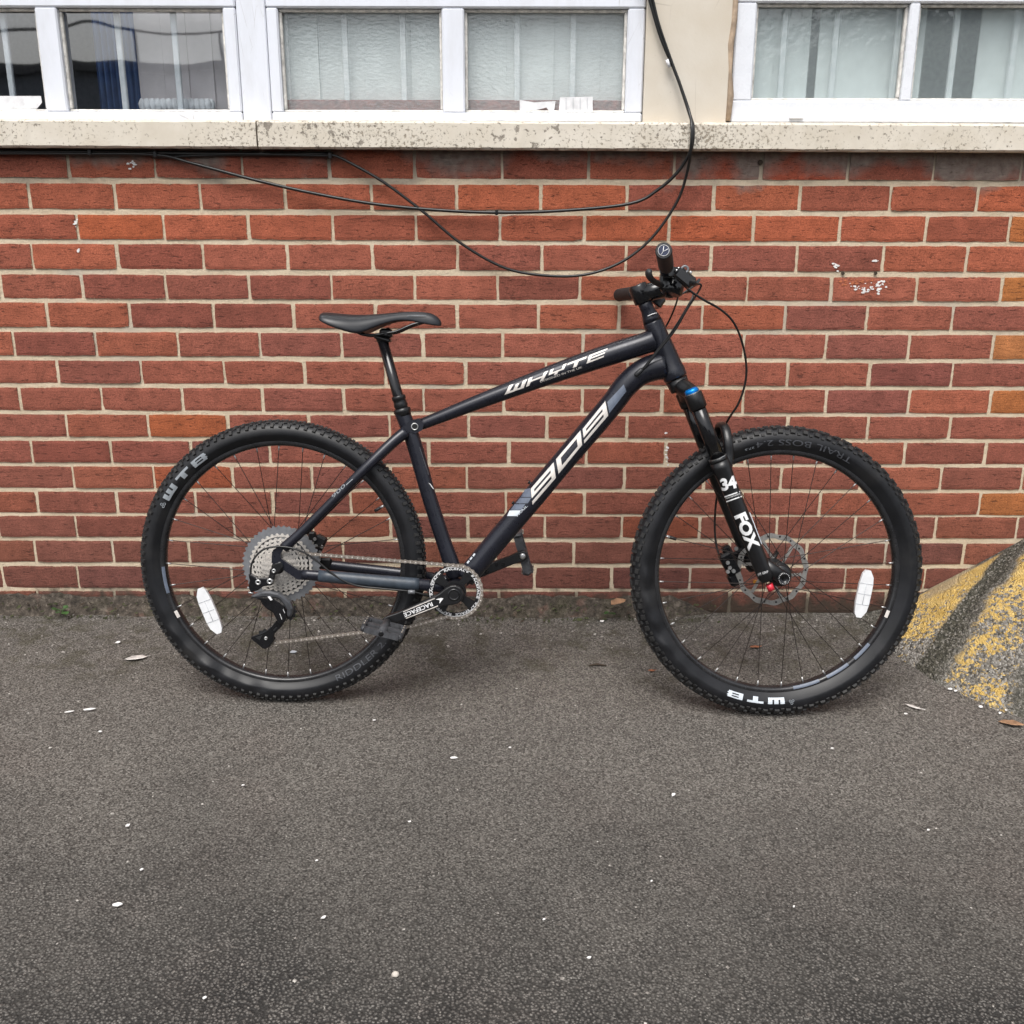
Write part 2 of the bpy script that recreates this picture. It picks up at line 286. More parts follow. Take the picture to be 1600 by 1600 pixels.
def glass(name, tint, obscure=0, bscale=60):
    t = NT(name); pos = t.coord('Object'); t.n.remove(t.bsdf)
    tr = t.add('ShaderNodeBsdfTransparent'); tr.inputs[0].default_value = tint
    gl = t.add('ShaderNodeBsdfGlossy'); gl.inputs['Roughness'].default_value = .02 if not obscure else .06
    fr = t.add('ShaderNodeFresnel'); fr.inputs[0].default_value = 1.5
    if obscure:
        if obscure == 1: hgt = t.math('ADD', t.noise(t.mapping(pos, (1, 1, 2.2)), bscale, 3, .5), t.math('MULTIPLY', t.voro(t.mapping(pos, (1, 1, 1.6)), bscale*1.2, 'Distance', 'SMOOTH_F1'), .6))
        else: hgt = t.math('ADD', t.noise(t.mapping(pos, (1, 1, .55)), bscale, 2, .4), t.math('MULTIPLY', t.noise(pos, bscale*2.2, 2, .4), .35))
        nb = t.bump(hgt, .30, .003)
        t.link(nb, gl.inputs['Normal'])
        rf = t.add('ShaderNodeBsdfRefraction'); rf.inputs[0].default_value = tint; rf.inputs['Roughness'].default_value = .05; rf.inputs['IOR'].default_value = 1.25
        t.link(nb, rf.inputs['Normal'])
        df = t.add('ShaderNodeBsdfTranslucent'); df.inputs[0].default_value = tint
        m1 = t.add('ShaderNodeMixShader'); m1.inputs[0].default_value = .16; t.link(tr.outputs[0], m1.inputs[1]); t.link(rf.outputs[0], m1.inputs[2])
        m0 = t.add('ShaderNodeMixShader'); m0.inputs[0].default_value = .10; t.link(m1.outputs[0], m0.inputs[1]); t.link(df.outputs[0], m0.inputs[2])
        fd = t.add('ShaderNodeBsdfDiffuse'); fd.inputs[0].default_value = (.68, .78, .79, 1)
        m2 = t.add('ShaderNodeMixShader'); m2.inputs[0].default_value = .22; t.link(m0.outputs[0], m2.inputs[1]); t.link(fd.outputs[0], m2.inputs[2])
        base = m2.outputs[0]
    else: 
        base = tr.outputs[0]
        t.link(t.bump(t.noise(pos, 3.0, 2, .4), .10, .02), gl.inputs['Normal'])
    mx = t.add('ShaderNodeMixShader'); t.link(t.math('MULTIPLY', fr.outputs[0], 6.0 if not obscure else 2.4, True), mx.inputs[0])
    t.link(base, mx.inputs[1]); t.link(gl.outputs[0], mx.inputs[2])
    bf = t.add('ShaderNodeNewGeometry'); tb = t.add('ShaderNodeBsdfTransparent'); mb_ = t.add('ShaderNodeMixShader')     # the inner face of the sheet adds nothing
    t.link(bf.outputs['Backfacing'], mb_.inputs[0]); t.link(mx.outputs[0], mb_.inputs[1]); t.link(tb.outputs[0], mb_.inputs[2]); t.link(mb_.outputs[0], t.out.inputs[0])
    return t.m
MT['glass'] = glass('clear_glass', (.90, .94, .97, 1))
MT['glass_obscure'] = glass('hammered_glass', (.95, .975, .98, 1), 1, 75)
MT['glass_ripple'] = glass('rippled_glass', (.93, .975, .975, 1), 2, 42)
MT['room'] = simple('room_wall', (.55, .55, .53, 1), .9)
MT['blind'] = simple('blind_fabric', (.85, .88, .86, 1), .85, 0, .06, 20)
MT['blind_pink'] = simple('blind_fabric_pink', (.70, .64, .63, 1), .85, 0, .06, 20)
MT['curtain'] = simple('curtain_blue', (.08, .15, .33, 1), .9, 0, .2, 20)
MT['bar_white'] = simple('bar_white', (.90, .94, .95, 1), .4)
MT['lace'] = simple('white_trim', (.80, .80, .80, 1), .6)
MT['paper'] = simple('paper', (.64, .64, .65, 1), .7)
MT['ink'] = simple('paper_line', (.45, .46, .48, 1), .7)
MT['leaf_green'] = simple('leaf_green', (.030, .068, .018, 1), .5, 0, .35, 60)
MT['leaf_brown'] = simple('leaf_brown', (.26, .15, .085, 1), .7, 0, .35, 60, .5, 120, .002)
MT['leaf_pale'] = simple('leaf_pale', (.52, .49, .46, 1), .7, 0, .3, 60, .5, 120, .002)
MT['moss'] = simple('moss', (.035, .040, .014, 1), .9, 0, .4, 60)
MT['leaf_rust'] = simple('leaf_rust', (.30, .12, .06, 1), .7, 0, .3, 60)
MT['paint_chip'] = simple('paint_chip', (.72, .70, .68, 1), .7, 0, .1, 60)
MT['twig'] = simple('twig', (.040, .028, .018, 1), .9)
MT['stone'] = simple('pebble', (.46, .42, .37, 1), .8, 0, .2, 60, .5, 120, .002)
MT['far_wall'] = simple('far_wall', (.20, .22, .26, 1), .9)
MT['far_roof'] = simple('far_roof', (.10, .10, .11, 1), .9)
MT['far_metal'] = simple('far_metal', (.04, .04, .05, 1), .6)

# ------------------------------------------------------------------ mesh helpers
class MB:
    def __init__(s): s.v = []; s.f = []; s.sm = []; s.uv = None
    def add(s, vs, fs, smooth=False):
        b = len(s.v); s.v += [tuple(map(float, p)) for p in vs]
        s.f += [tuple(b+i for i in f) for f in fs]; s.sm += [smooth]*len(fs); return s
    def build(s, name, mat, parent=None, origin=None):
        me = bpy.data.meshes.new(name)
        V = np.array(s.v) if origin is None else np.array(s.v)-np.asarray(origin)
        me.from_pydata([tuple(p) for p in V], [], s.f); me.polygons.foreach_set('use_smooth', s.sm)
        me.materials.append(MT[mat] if isinstance(mat, str) else mat); me.update()
        o = bpy.data.objects.new(name, me); COL.objects.link(o)
        if parent is not None: o.parent = parent
        elif origin is not None: o.location = origin
        return o
    def box(s, c, size, rot=None, bev=0.0):
        hx, hy, hz = [q/2 for q in size]; c = np.asarray(c, float)
        if bev <= 0:
            P = np.array([[sx*hx, sy*hy, sz*hz] for sx in (-1, 1) for sy in (-1, 1) for sz in (-1, 1)])
            Fc = [(0, 1, 3, 2), (4, 6, 7, 5), (0, 4, 5, 1), (2, 3, 7, 6), (0, 2, 6, 4), (1, 5, 7, 3)]
        else:
            b = min(bev, hx*.9, hy*.9, hz*.9); P = []; idx = {}
            for sx in (-1, 1):
                for sy in (-1, 1):
                    for sz in (-1, 1):
                        for a in range(3):
                            q = [sx*(hx-b), sy*(hy-b), sz*(hz-b)]; q[a] = (sx*hx, sy*hy, sz*hz)[a]
                            idx[(sx, sy, sz, a)] = len(P); P.append(q)
            P = np.array(P); Fc = []
            for a in range(3):
                o1, o2 = [k for k in range(3) if k != a]
                for sg in (-1, 1):
                    L = []
                    for (u, w) in ((-1, -1), (1, -1), (1, 1), (-1, 1)):
                        k = [0, 0, 0]; k[a] = sg; k[o1] = u; k[o2] = w; L.append(idx[(*k, a)])
                    Fc.append(tuple(L))
            for a in range(3):
                o1, o2 = [k for k in range(3) if k != a]
                for u in (-1, 1):
                    for w in (-1, 1):
                        k = [0, 0, 0]; k[o1] = u; k[o2] = w
                        k0 = list(k); k0[a] = -1; k1 = list(k); k1[a] = 1
                        Fc.append((idx[(*k0, o1)], idx[(*k1, o1)], idx[(*k1, o2)], idx[(*k0, o2)]))
            for sx in (-1, 1):
                for sy in (-1, 1):
                    for sz in (-1, 1): Fc.append(tuple(idx[(sx, sy, sz, a)] for a in range(3)))
        if rot is not None: P = P@np.asarray(rot).T
        return s.add(P+c, Fc)
    def tube(s, pts, rad, n=12, ell=None, up=(0, 1, 0), cap=True, smooth=True):
        P = np.asarray(pts, float); k = len(P); rad = np.broadcast_to(np.asarray(rad, float), (k,)) if not hasattr(rad, '__len__') else np.asarray(rad, float)
        tn = np.gradient(P, axis=0); tn /= np.linalg.norm(tn, axis=1)[:, None]+1e-12
        u = np.asarray(up, float); V = []
        for i in range(k):
            u = u-tn[i]*(u@tn[i]); nu = np.linalg.norm(u)
            if nu < 1e-6: u = np.cross(tn[i], (1, 0, 0.3)); nu = np.linalg.norm(u)
            u = u/nu; w = np.cross(tn[i], u); e = 1.0 if ell is None else (ell[i] if hasattr(ell, '__len__') else ell)
            for a in range(n):
                th = 2*PI*a/n; V.append(P[i]+rad[i]*(e*math.cos(th)*u+math.sin(th)*w))
        Fc = [(i*n+a, i*n+(a+1) % n, (i+1)*n+(a+1) % n, (i+1)*n+a) for i in range(k-1) for a in range(n)]
        s.add(V, Fc, smooth)
        if cap:
            b = len(s.v)-k*n; s.f.append(tuple(b+a for a in range(n))[::-1]); s.f.append(tuple(b+(k-1)*n+a for a in range(n))); s.sm += [False, False]
        return s
    def lathe(s, prof, org, axis, n=24, cap=True, smooth=True):   # prof: (along, radius)
        ax = np.asarray(axis, float); ax /= np.linalg.norm(ax); org = np.asarray(org, float)
        u = np.cross(ax, (0, 0, 1)) if abs(ax[2]) < .9 else np.cross(ax, (1, 0, 0)); u /= np.linalg.norm(u); w = np.cross(ax, u)
        V = [org+ax*a+r*(math.cos(2*PI*k/n)*u+math.sin(2*PI*k/n)*w) for a, r in prof for k in range(n)]
        m = len(prof)
        Fc = [(i*n+a, i*n+(a+1) % n, (i+1)*n+(a+1) % n, (i+1)*n+a) for i in range(m-1) for a in range(n)]
        b = len(s.v); s.add(V, Fc, smooth)
        if cap: s.f += [tuple(b+a for a in range(n))[::-1], tuple(b+(m-1)*n+a for a in range(n))]; s.sm += [False, False]
        return s
    def prism(s, poly, y0, y1, frame=None):      # polygon in (x, z), extruded along y
        n = len(poly); V = [(p[0], y0, p[1]) for p in poly]+[(p[0], y1, p[1]) for p in poly]
        Fc = [tuple(range(n)), tuple(range(2*n-1, n-1, -1))]+[(i, i+n, (i+1) % n+n, (i+1) % n) for i in range(n)]
        if frame is not None: V = [frame(v) for v in V]
        return s.add(V, Fc)
    def ring(s, c, outer, inner, y0, y1, n):     # flat ring in the (x, z) plane; outer/inner: radius or f(angle)
        fo = outer if callable(outer) else (lambda a: outer); fi = inner if callable(inner) else (lambda a: inner)
        V = []
        for y in (y0, y1):
            for fr in (fo, fi):
                for k in range(n):
                    a = 2*PI*k/n; r = fr(a); V.append((c[0]+r*math.cos(a), c[1]+y, c[2]+r*math.sin(a)))
        Fc = []
        for k in range(n):
            q = (k+1) % n
            Fc += [(k, q, n+q, n+k), (2*n+k, 3*n+k, 3*n+q, 2*n+q), (k, 2*n+k, 2*n+q, q), (n+k, n+q, 3*n+q, 3*n+k)]
        return s.add(V, Fc)
def smooth_path(pts, k=6):
    P = [np.asarray(p, float) for p in pts]; out = []
    for i in range(len(P)-1):
        p0 = P[max(i-1, 0)]; p1 = P[i]; p2 = P[i+1]; p3 = P[min(i+2, len(P)-1)]
        for j in range(k):
            t = j/k; out.append(.5*((2*p1)+(-p0+p2)*t+(2*p0-5*p1+4*p2-p3)*t*t+(-p0+3*p1-3*p2+p3)*t**3))
    out.append(P[-1]); return np.array(out)
def tag(o, label=None, cat=None, group=None, kind=None):
    if label: o['label'] = label
    if cat: o['category'] = cat
    if group: o['group'] = group
    if kind: o['kind'] = kind
    return o
def empty(name, loc, rot=None):
    o = bpy.data.objects.new(name, None); COL.objects.link(o); o.empty_display_size = .1
    if rot is None: o.location = loc
    else:
        m = Matrix.Identity(4)
        for i in range(3):
            for j in range(3): m[i][j] = rot[i][j]
            m[i][3] = loc[i]
        o.matrix_world = m
    return o
_texts = {}
def text_mesh(s, bold=0.0, cuts=1):
    key = (s, bold, cuts)
    if key in _texts: return _texts[key]
    cu = bpy.data.curves.new('txt', 'FONT'); cu.body = s; cu.size = 1; cu.offset = bold; cu.resolution_u = 3
    ob = bpy.data.objects.new('txt', cu); COL.objects.link(ob); bpy.context.view_layer.update()
    me = bpy.data.meshes.new_from_object(ob.evaluated_get(bpy.context.evaluated_depsgraph_get()))
    bm = bmesh.new(); bm.from_mesh(me); bmesh.ops.triangulate(bm, faces=bm.faces[:])
    if cuts: bmesh.ops.subdivide_edges(bm, edges=bm.edges[:], cuts=cuts, use_grid_fill=True)
    bmesh.ops.triangulate(bm, faces=bm.faces[:])
    bm.verts.ensure_lookup_table(); V = np.array([v.co[:] for v in bm.verts])[:, :2]; Fc = [tuple(v.index for v in f.verts) for f in bm.faces]
    bm.free(); bpy.data.objects.remove(ob); bpy.data.meshes.remove(me); bpy.data.curves.remove(cu)
    lo = V.min(0); hi = V.max(0); V = (V-lo)/(hi-lo)          # unit box
    _texts[key] = (V, Fc, (hi-lo)[0]/(hi-lo)[1]); return _texts[key]

# ------------------------------------------------------------------ ground
def axis_pts(a, b, mid0, mid1, fine, coarse):
    L = list(np.arange(mid0, mid1+1e-6, fine)); x = mid0; st = fine; lo = []
    while x > a: st = min(st*1.5, coarse); x -= st; lo.append(x)
    x = mid1; st = fine; hi = []
    while x < b: st = min(st*1.5, coarse); x += st; hi.append(x)
    return lo[::-1]+L+hi
xs = axis_pts(-60, 60, -2.0, 2.0, .03, 8); ys = axis_pts(-80, .3, -2.4, .06, .03, 8)
g = MB(); nx, ny = len(xs), len(ys)
def wob(x, y): return .003*math.sin(3.1*x+1.3*y)*math.sin(2.3*y-.7*x+1)
V = [(x, y, ground_z(x, y)+(wob(x, y) if abs(x) < 3 and -3 < y < -.62 else 0)) for y in ys for x in xs]
g.add(V, [(j*nx+i, j*nx+i+1, (j+1)*nx+i+1, (j+1)*nx+i) for j in range(ny-1) for i in range(nx-1)], True)
tag(g.build('ground', 'asphalt'), kind='structure')

# ------------------------------------------------------------------ building: wall, bricks, sills, windows
bld = empty('brick_building', (0, 0, 0)); tag(bld, 'red brick building with cream painted sill and white framed windows', 'building')
wall = MB(); wall.box((0, .1285, .63), (12, .25, 1.34)); wall = wall.build('brick_wall', 'mortar', bld)      # face at y=.005: mortar
ROWS = {1: (242, 277, 245, 282), 2: (286.5, 326, 291, 330), 3: (335, 373.5, 338.5, 378), 4: (381, 420, 385, 425), 5: (429, 466, 433.5, 471), 6: (473, 511, 479, 516),
        7: (518.5, 555.5, 524, 561), 8: (563.5, 598.5, 568, 604), 9: (606, 641, 610, 646), 10: (647.5, 682, 652, 686), 11: (689, 722.5, 692.5, 725.5), 12: (729, 762.5, 731, 765),
        13: (768.5, 801, 771, 805), 14: (806.5, 838.5, 808.5, 841.5), 15: (845, 878, 850, 882.5), 16: (885, 918.5, 889, 921), 17: (924, 956, 925.5, 958)}
JX = {1: [106, 242, 378, 514, 647, 784, 920, 1054, 1190, 1326, 1460, 1597], 2: [46, 179, 313, 446, 580, 713, 845, 980, 1115, 1250, 1392, 1528],
      3: [120, 256, 387.5, 520.5, 650, 781, 913, 1045, 1177, 1313, 1447, 1578], 4: [50, 183, 317, 450, 582, 715, 847, 979, 1111, 1245, 1380, 1512],
      5: [1, 128, 259, 389, 518, 648, 778, 906, 1037, 1168, 1299, 1432, 1566], 6: [74, 203, 333, 459, 587, 715, 841, 968, 1097, 1226, 1355, 1489],
      7: [21, 150, 278, 406, 534, 661, 785, 911, 1037, 1163, 1291, 1420, 1552], 8: [90, 220, 350, 476, 603, 728, 853, 980, 1105, 1231, 1359, 1488],
      9: [31, 159, 285, 410, 537, 662, 787, 910, 1035, 1162, 1291, 1420, 1548], 10: [104, 232, 356, 482, 609, 732, 855, 979, 1106, 1231, 1356, 1485],
      11: [49, 174, 298, 422, 546, 670, 795, 916, 1041, 1165, 1289, 1413, 1540], 12: [114, 240, 363, 488, 610, 730, 854, 976, 1100, 1221, 1345, 1471, 1598],
      13: [58, 182, 305, 426, 548, 670, 791, 913, 1037, 1160, 1281, 1405, 1531], 14: [119, 242, 365, 489, 610, 731, 851, 971, 1094, 1214, 1337, 1462, 1590],
      15: [55, 176, 295, 415, 536, 655, 775, 896, 1017, 1140, 1260, 1384, 1506], 16: [4, 121, 242, 362, 482, 602, 722, 835, 956, 1078, 1200, 1321, 1445],
      17: [60, 180, 300, 420, 540, 660, 780, 900, 1020, 1140, 1262, 1384, 1506]}
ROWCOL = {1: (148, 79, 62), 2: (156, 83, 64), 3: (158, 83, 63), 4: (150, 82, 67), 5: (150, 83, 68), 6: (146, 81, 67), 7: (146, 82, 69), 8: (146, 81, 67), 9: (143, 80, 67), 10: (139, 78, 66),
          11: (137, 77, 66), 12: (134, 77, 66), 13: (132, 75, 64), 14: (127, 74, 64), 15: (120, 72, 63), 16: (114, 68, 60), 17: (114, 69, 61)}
# bricks that stand out: (row, index of the joint on their left) -> sRGB colour
SPECIAL = {(10, 1): (176, 78, 42), (12, 1): (160, 68, 42), (2, 6): (180, 82, 58), (3, 0): (178, 78, 50), (3, 7): (178, 76, 50), (3, 8): (174, 78, 56), (5, 12): (190, 105, 48), (7, 12): (188, 108, 58), (9, 12): (185, 98, 48),
           (13, 12): (188, 100, 50), (3, 11): (180, 96, 50), (5, 9): (146, 70, 58), (14, 7): (138, 62, 44), (14, 0): (118, 57, 50), (2, 8): (172, 80, 58), (1, 8): (170, 66, 50), (1, 7): (160, 64, 50), (2, 7): (138, 66, 60),
           (4, 1): (132, 60, 52), (5, 1): (128, 60, 54), (5, 3): (126, 60, 54), (4, 8): (136, 66, 60), (6, 1): (124, 58, 52), (6, 2): (122, 58, 52), (8, 10): (118, 58, 58), (9, 10): (120, 60, 58), (7, 10): (130, 66, 62),
           (6, 8): (165, 76, 56), (6, 9): (130, 66, 62), (11, 1): (128, 60, 53), (11, 0): (130, 60, 52), (7, 0): (128, 60, 54)}
brick_no = 0
def brick_mesh(w, h, seed, thick=.02):
    r = random.Random(seed); nxs, nzs = 8, 4; jit = .0010; P = []
    ch = [r.random() < .10 for _ in range(4)]
    for i in range(nxs): P.append([-w/2+w*i/nxs, -h/2])
    for i in range(nzs): P.append([w/2, -h/2+h*i/nzs])
    for i in range(nxs): P.append([w/2-w*i/nxs, h/2])
    for i in range(nzs): P.append([-w/2, h/2-h*i/nzs])
    n = len(P); P = np.array(P); cor = [0, nxs, nxs+nzs, 2*nxs+nzs]
    for i in range(n): P[i] += [r.uniform(-jit, jit), r.uniform(-jit, jit)]
    for q, i in enumerate(cor): P[i] *= (.996 if not ch[q] else .982, .985 if not ch[q] else .93)
    inner = P*np.array([(w-.016)/w, (h-.016)/h])
    tl = r.uniform(-.0012, .0012); tv = r.uniform(-.0008, .0008)
    fy = lambda p: tl*p[0]/w*2+tv*p[1]/h*2
    V = [(p[0], fy(p)+.0014, p[1]) for p in P]+[(p[0], fy(p), p[1]) for p in inner]+[(p[0], thick, p[1]) for p in P]
    Fc = [tuple(range(n, 2*n))]+[(i, (i+1) % n, n+(i+1) % n, n+i) for i in range(n)]+[(i, 2*n+i, 2*n+(i+1) % n, (i+1) % n) for i in range(n)]
    me = bpy.data.meshes.new('brick'); me.from_pydata(V, [], Fc); me.materials.append(MT['brick'])
    at = me.attributes.new('edge', 'FLOAT', 'POINT'); at.data.foreach_set('value', [0.0]*n+[1.0]*n+[0.0]*n)
    me.update(); return me
far_bricks = MB()
for row, (lt, lb, rt, rb) in ROWS.items():
    zl0, zl1 = on_y(30, lt)[2], on_y(30, lb)[2]; zr0, zr1 = on_y(1550, rt)[2], on_y(1550, rb)[2]; xl, xr = on_y(30, lt)[0], on_y(1550, rt)[0]
    ym = (lt+lb+rt+rb)/4
    X = [(on_y(px, ym)[0], k) for k, px in enumerate(JX[row])]
    while X[0][0] > -5.4: X.insert(0, (X[0][0]-.2255+random.uniform(-.002, .002), -99))
    while X[-1][0] < 5.4: X.append((X[-1][0]+.2255+random.uniform(-.002, .002), -99))
    for (xa, ka), (xb, kb) in zip(X[:-1], X[1:]):
        xc = (xa+xb)/2; f = max(-.6, min(1.6, (xc-xl)/(xr-xl)))
        z1 = zl0+(zr0-zl0)*f; z0 = zl1+(zr1-zl1)*f; jw = .0085+random.uniform(-.0025, .002)
        w = xb-xa-jw; h = z1-z0
        if row == 1: z1 = min(z1+.02, 1.292); h = z1-z0
        if abs(xc) > 1.95:
            far_bricks.box((xc, .01, (z0+z1)/2), (w, .02, h), None, .0012); continue
        if row == 17 and False: continue
        brick_no += 1
        me = brick_mesh(w, h, brick_no*13+1)
        o = bpy.data.objects.new('brick', me); COL.objects.link(o); o.parent = wall
        o.location = (xc+random.uniform(-.001, .001), random.uniform(-.0012, .0012), (z0+z1)/2)
        o.rotation_euler = (0, random.uniform(-.004, .004), 0)
        base = SPECIAL.get((row, ka)) if ka >= 0 else None
        if base is None:
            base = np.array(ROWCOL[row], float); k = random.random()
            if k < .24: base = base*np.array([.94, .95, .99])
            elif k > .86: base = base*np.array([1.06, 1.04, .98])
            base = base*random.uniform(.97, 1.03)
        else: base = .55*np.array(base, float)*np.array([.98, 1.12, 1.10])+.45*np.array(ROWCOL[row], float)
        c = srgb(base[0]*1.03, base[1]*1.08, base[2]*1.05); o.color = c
ob = far_bricks.build('brick_field', 'brick', wall); ob['kind'] = 'stuff'; ob.color = srgb(140, 66, 55)
# sills
sill_px = [(-900, 400.0), (402.5, 1082), (1084.5, 2500)]
zs0 = on_y(800, 234, -.05)[2]; zs1 = on_y(800, 190.5, -.05)[2]
for a, b in sill_px:
    xa, xb = on_y(a, 212, -.05)[0], on_y(b, 212, -.05)[0]
    m = MB(); n = max(4, int((xb-xa)/.02)); prof = [(.10, zs0), (-.044, zs0), (-.05, zs0+.005), (-.05, zs1-.004), (-.046, zs1), (.10, zs1+.016)]
    V = []; r = random.Random(int(a))
    for i in range(n+1):
        x = xa+(xb-xa)*i/n
        for k, (y, z) in enumerate(prof): V.append((x, y+(r.uniform(-.0007, .0007) if 0 < k < 5 else 0), z-.0024*x+(r.uniform(-.0007, .0007) if 0 < k < 5 else 0)))
    q = len(prof)
    Fc = [(i*q+k, (i+1)*q+k, (i+1)*q+(k+1) % q, i*q+(k+1) % q) for i in range(n) for k in range(q)]+[tuple(range(q))[::-1], tuple(n*q+k for k in range(q))]
    m.add(V, Fc); m.build('window_sill', 'sill', bld)
# windows
YF0, YF1, YG = .005, .075, .040        # frame front / back, glass
ztop = 2.35
def bar_px(mb, xa, xb, za, zb, y0=YF0, y1=YF1, bev=.004):
    mb.box(((xa+xb)/2, (y0+y1)/2, (za+zb)/2), (xb-xa, y1-y0, zb-za), None, bev)
zb0 = on_y(800, 188.5, YF0)[2]                       # bottom of frames
zg0 = on_y(600, 175.5, YF0)[2]                       # bottom of glass opening
zg1 = on_y(600, 12, YF0)[2]                          # top of glass opening, under the transom
def X_(px, y=YF0, py=100): return on_y(px, py, y)[0]
def make_window(name_label, xs_open, x0, x1, frame_mat, glass_mats, transom=.055, zlo=None, zhi=None, stops=.004):
    zlo = zg0 if zlo is None else zlo; zhi = zg1 if zhi is None else zhi
    fr = MB()
    bar_px(fr, x0, x1, zb0-.004, zlo); bar_px(fr, x0, x1, zhi, zhi+transom); bar_px(fr, x0, x1, ztop-.06, ztop)
    edges = [x0]+[e for ab in xs_open for e in ab]+[x1]
    for a, b in zip(edges[0::2], edges[1::2]):
        bar_px(fr, a, b, zlo-.001, zhi+.001, YF0+.0015); bar_px(fr, a, b, zhi+transom-.001, ztop-.059, YF0+.0015)
    w = fr.build('window', frame_mat, bld); w['label'] = name_label
    for (a, b), gm in zip(xs_open, glass_mats):
        for za, zb_ in ((zlo, zhi), (zhi+transom, ztop-.06)):
            p = MB(); p.box(((a+b)/2, YG, (za+zb_)/2), (b-a+.01, .004, zb_-za+.01)); p.build('pane', MT[gm], w)
        pt = MB(); q = .007                          # putty line round the glass
        for (xa, xb, za, zb_) in ((a-.001, b+.001, zlo-.001, zlo+q), (a-.001, b+.001, zhi-q, zhi+.001), (a-.001, a+q, zlo+q, zhi-q), (b-q, b+.001, zlo+q, zhi-q)):
            pt.box(((xa+xb)/2, YG-.012, (za+zb_)/2), (xb-xa, .016, zb_-za), None, .003)
        pt.build('putty', 'putty', w)
    return w
xo1 = [(X_(-190), X_(63)), (X_(97), X_(353))]
w1 = make_window('white timber window with two clear panes', xo1, X_(-260), X_(373), 'wpaint', ['glass', 'glass'])
post = MB(); post.box(((X_(374)+X_(419))/2, .045, (zb0+ztop)/2), (X_(419)-X_(374), .075, ztop-zb0+.01), None, .003); post.build('window_post', 'wpaint', bld)
xo2 = [(X_(438), X_(691)), (X_(726), X_(979))]
w2 = make_window('white timber window with two hammered obscure panes', xo2, X_(420), X_(1006), 'wpaint', ['glass_obscure', 'glass_obscure'])
zl3, zh3 = on_y(1300, 157, YF0)[2], on_y(1300, 4, YF0)[2]
x30 = X_(1146)
xo3 = [(X_(1178), X_(1414)), (X_(1430), X_(1700))]
w3 = make_window('white plastic window with rippled obscure glass', xo3, x30, X_(1800), 'upvc', ['glass_ripple', 'glass_ripple'], .05, zl3, zh3)
m = MB(); cx = on_y(1244, 183, YF0-.003); m.box((cx[0], YF0-.004, cx[2]), (.036, .008, .009), None, .002); m.build('drain_cap', 'upvc', w3)
pil = MB(); xa, xb = X_(1007), X_(1139); pil.box(((xa+xb)/2, .045, (zb0+ztop)/2), (xb-xa, .10, ztop-zb0+.02), None, .002); pil.build('pillar', 'pillar', bld)
sl = MB(); sl.tube([(x30-.008+.004*math.sin(k*1.7), -.001, zb0+k*.06) for k in range(18)], [.0075+.002*math.sin(k*2.3) for k in range(18)], 8); sl.build('sealant', 'sealant', bld)
hd = MB(); hd.box((0, .12, ztop+.22), (12, .26, .44)); hd.build('lintel', 'pillar', bld)
for a, b in ((-6, X_(-262)), (X_(1802), 6)):
    m = MB(); m.box(((a+b)/2, .13, (1.3+ztop)/2), (b-a, .25, ztop-1.29)); m.build('wall_panel', 'pillar', bld)
# things on and behind the glass
rm = MB()
for c, s_ in (((0, 2.6, 1.5), (12, .05, 4)), ((0, 1.35, .45), (12, 2.5, .05)), ((0, 1.35, 2.75), (12, 2.5, .05)), ((-6, 1.35, 1.5), (.05, 2.5, 4)), ((6, 1.35, 1.5), (.05, 2.5, 4)), ((X_(396), 1.3, 1.5), (.06, 2.3, 3))): rm.box(c, s_)
rm.build('room_shell', 'room', bld)
def thing_box(name, c, size, mat, label, cat, group=None, bev=.002):
    m = MB(); m.box(c, size, None, bev); return tag(m.build(name, mat, None, (c[0], c[1], c[2]-size[2]/2)), label, cat, group)
YB = .060
for px, win in ((14, w1), (104, w1), (190, w1), (277, w1), (448, w2), (541, w2), (631, w2), (808, w2), (895, w2), (1222, w3), (1302, w3), (1398, w3), (1487, w3), (1580, w3)):
    x = on_y(px, 100, YB)[0]
    m = MB(); m.box((x, YB, 1.75), (.015, .012, 1.0), None, .002); m.build('security_bar', 'bar_white', win)
for win, xo in ((w2, xo2), (w3, xo3)):
    a, b = xo[0][0], xo[1][1]
    m = MB(); zt = on_y(700, 156, .052)[2] if win is w2 else zb0+.04; m.box(((a+b)/2, .112, (zb0+zt)/2), (b-a+.2, .12, zt-zb0), None, .003); m.build('inner_sill', 'wood_sill' if win is w2 else 'lace', win)
# blinds: separate slats
def slats(px0, px1, mat, label, y, step=.105, skip=(), zb=None, lab_name='vertical_blind'):
    x0, x1 = on_y(px0, 100, y)[0], on_y(px1, 100, y)[0]; n = max(1, int(round((x1-x0)/step)))
    root = empty(lab_name, ((x0+x1)/2, y, 1.3)); tag(root, label, 'blind')
    zb = 1.40 if zb is None else zb
    for k in range(n):
        if k in skip: continue
        x = x0+(x1-x0)*(k+.5)/n; a = random.uniform(-.08, .08)
        m = MB(); R_ = [[math.cos(a), -math.sin(a), 0], [math.sin(a), math.cos(a), 0], [0, 0, 1]]
        m.box((x, y+random.uniform(-.006, .006), (zb+2.4)/2), ((x1-x0)/n*1.03, .003, 2.4-zb), R_); o = m.build('slat', mat, root, root.location)
slats(215, 372, 'blind_pink', 'pinkish vertical blind behind the clear left window pane', .13, .075, zb=1.36)
slats(425, 1010, 'blind', 'pale vertical blind behind the hammered glass window', .080, .13, zb=on_y(700, 158, .08)[2])
slats(1150, 1262, 'blind', 'pale vertical blind beside the dark slit in the plastic window', .080, .10, zb=1.365)
slats(1276, 1440, 'blind', 'pale vertical blind left of the window glazing bar', .080, .11, zb=1.365)
slats(1526, 1760, 'blind', 'pale vertical blind right of the window glazing bar', .080, .12, zb=1.365)
cu = MB(); x0, x1 = on_y(150, 100, .26)[0], on_y(226, 100, .26)[0]; n = 40
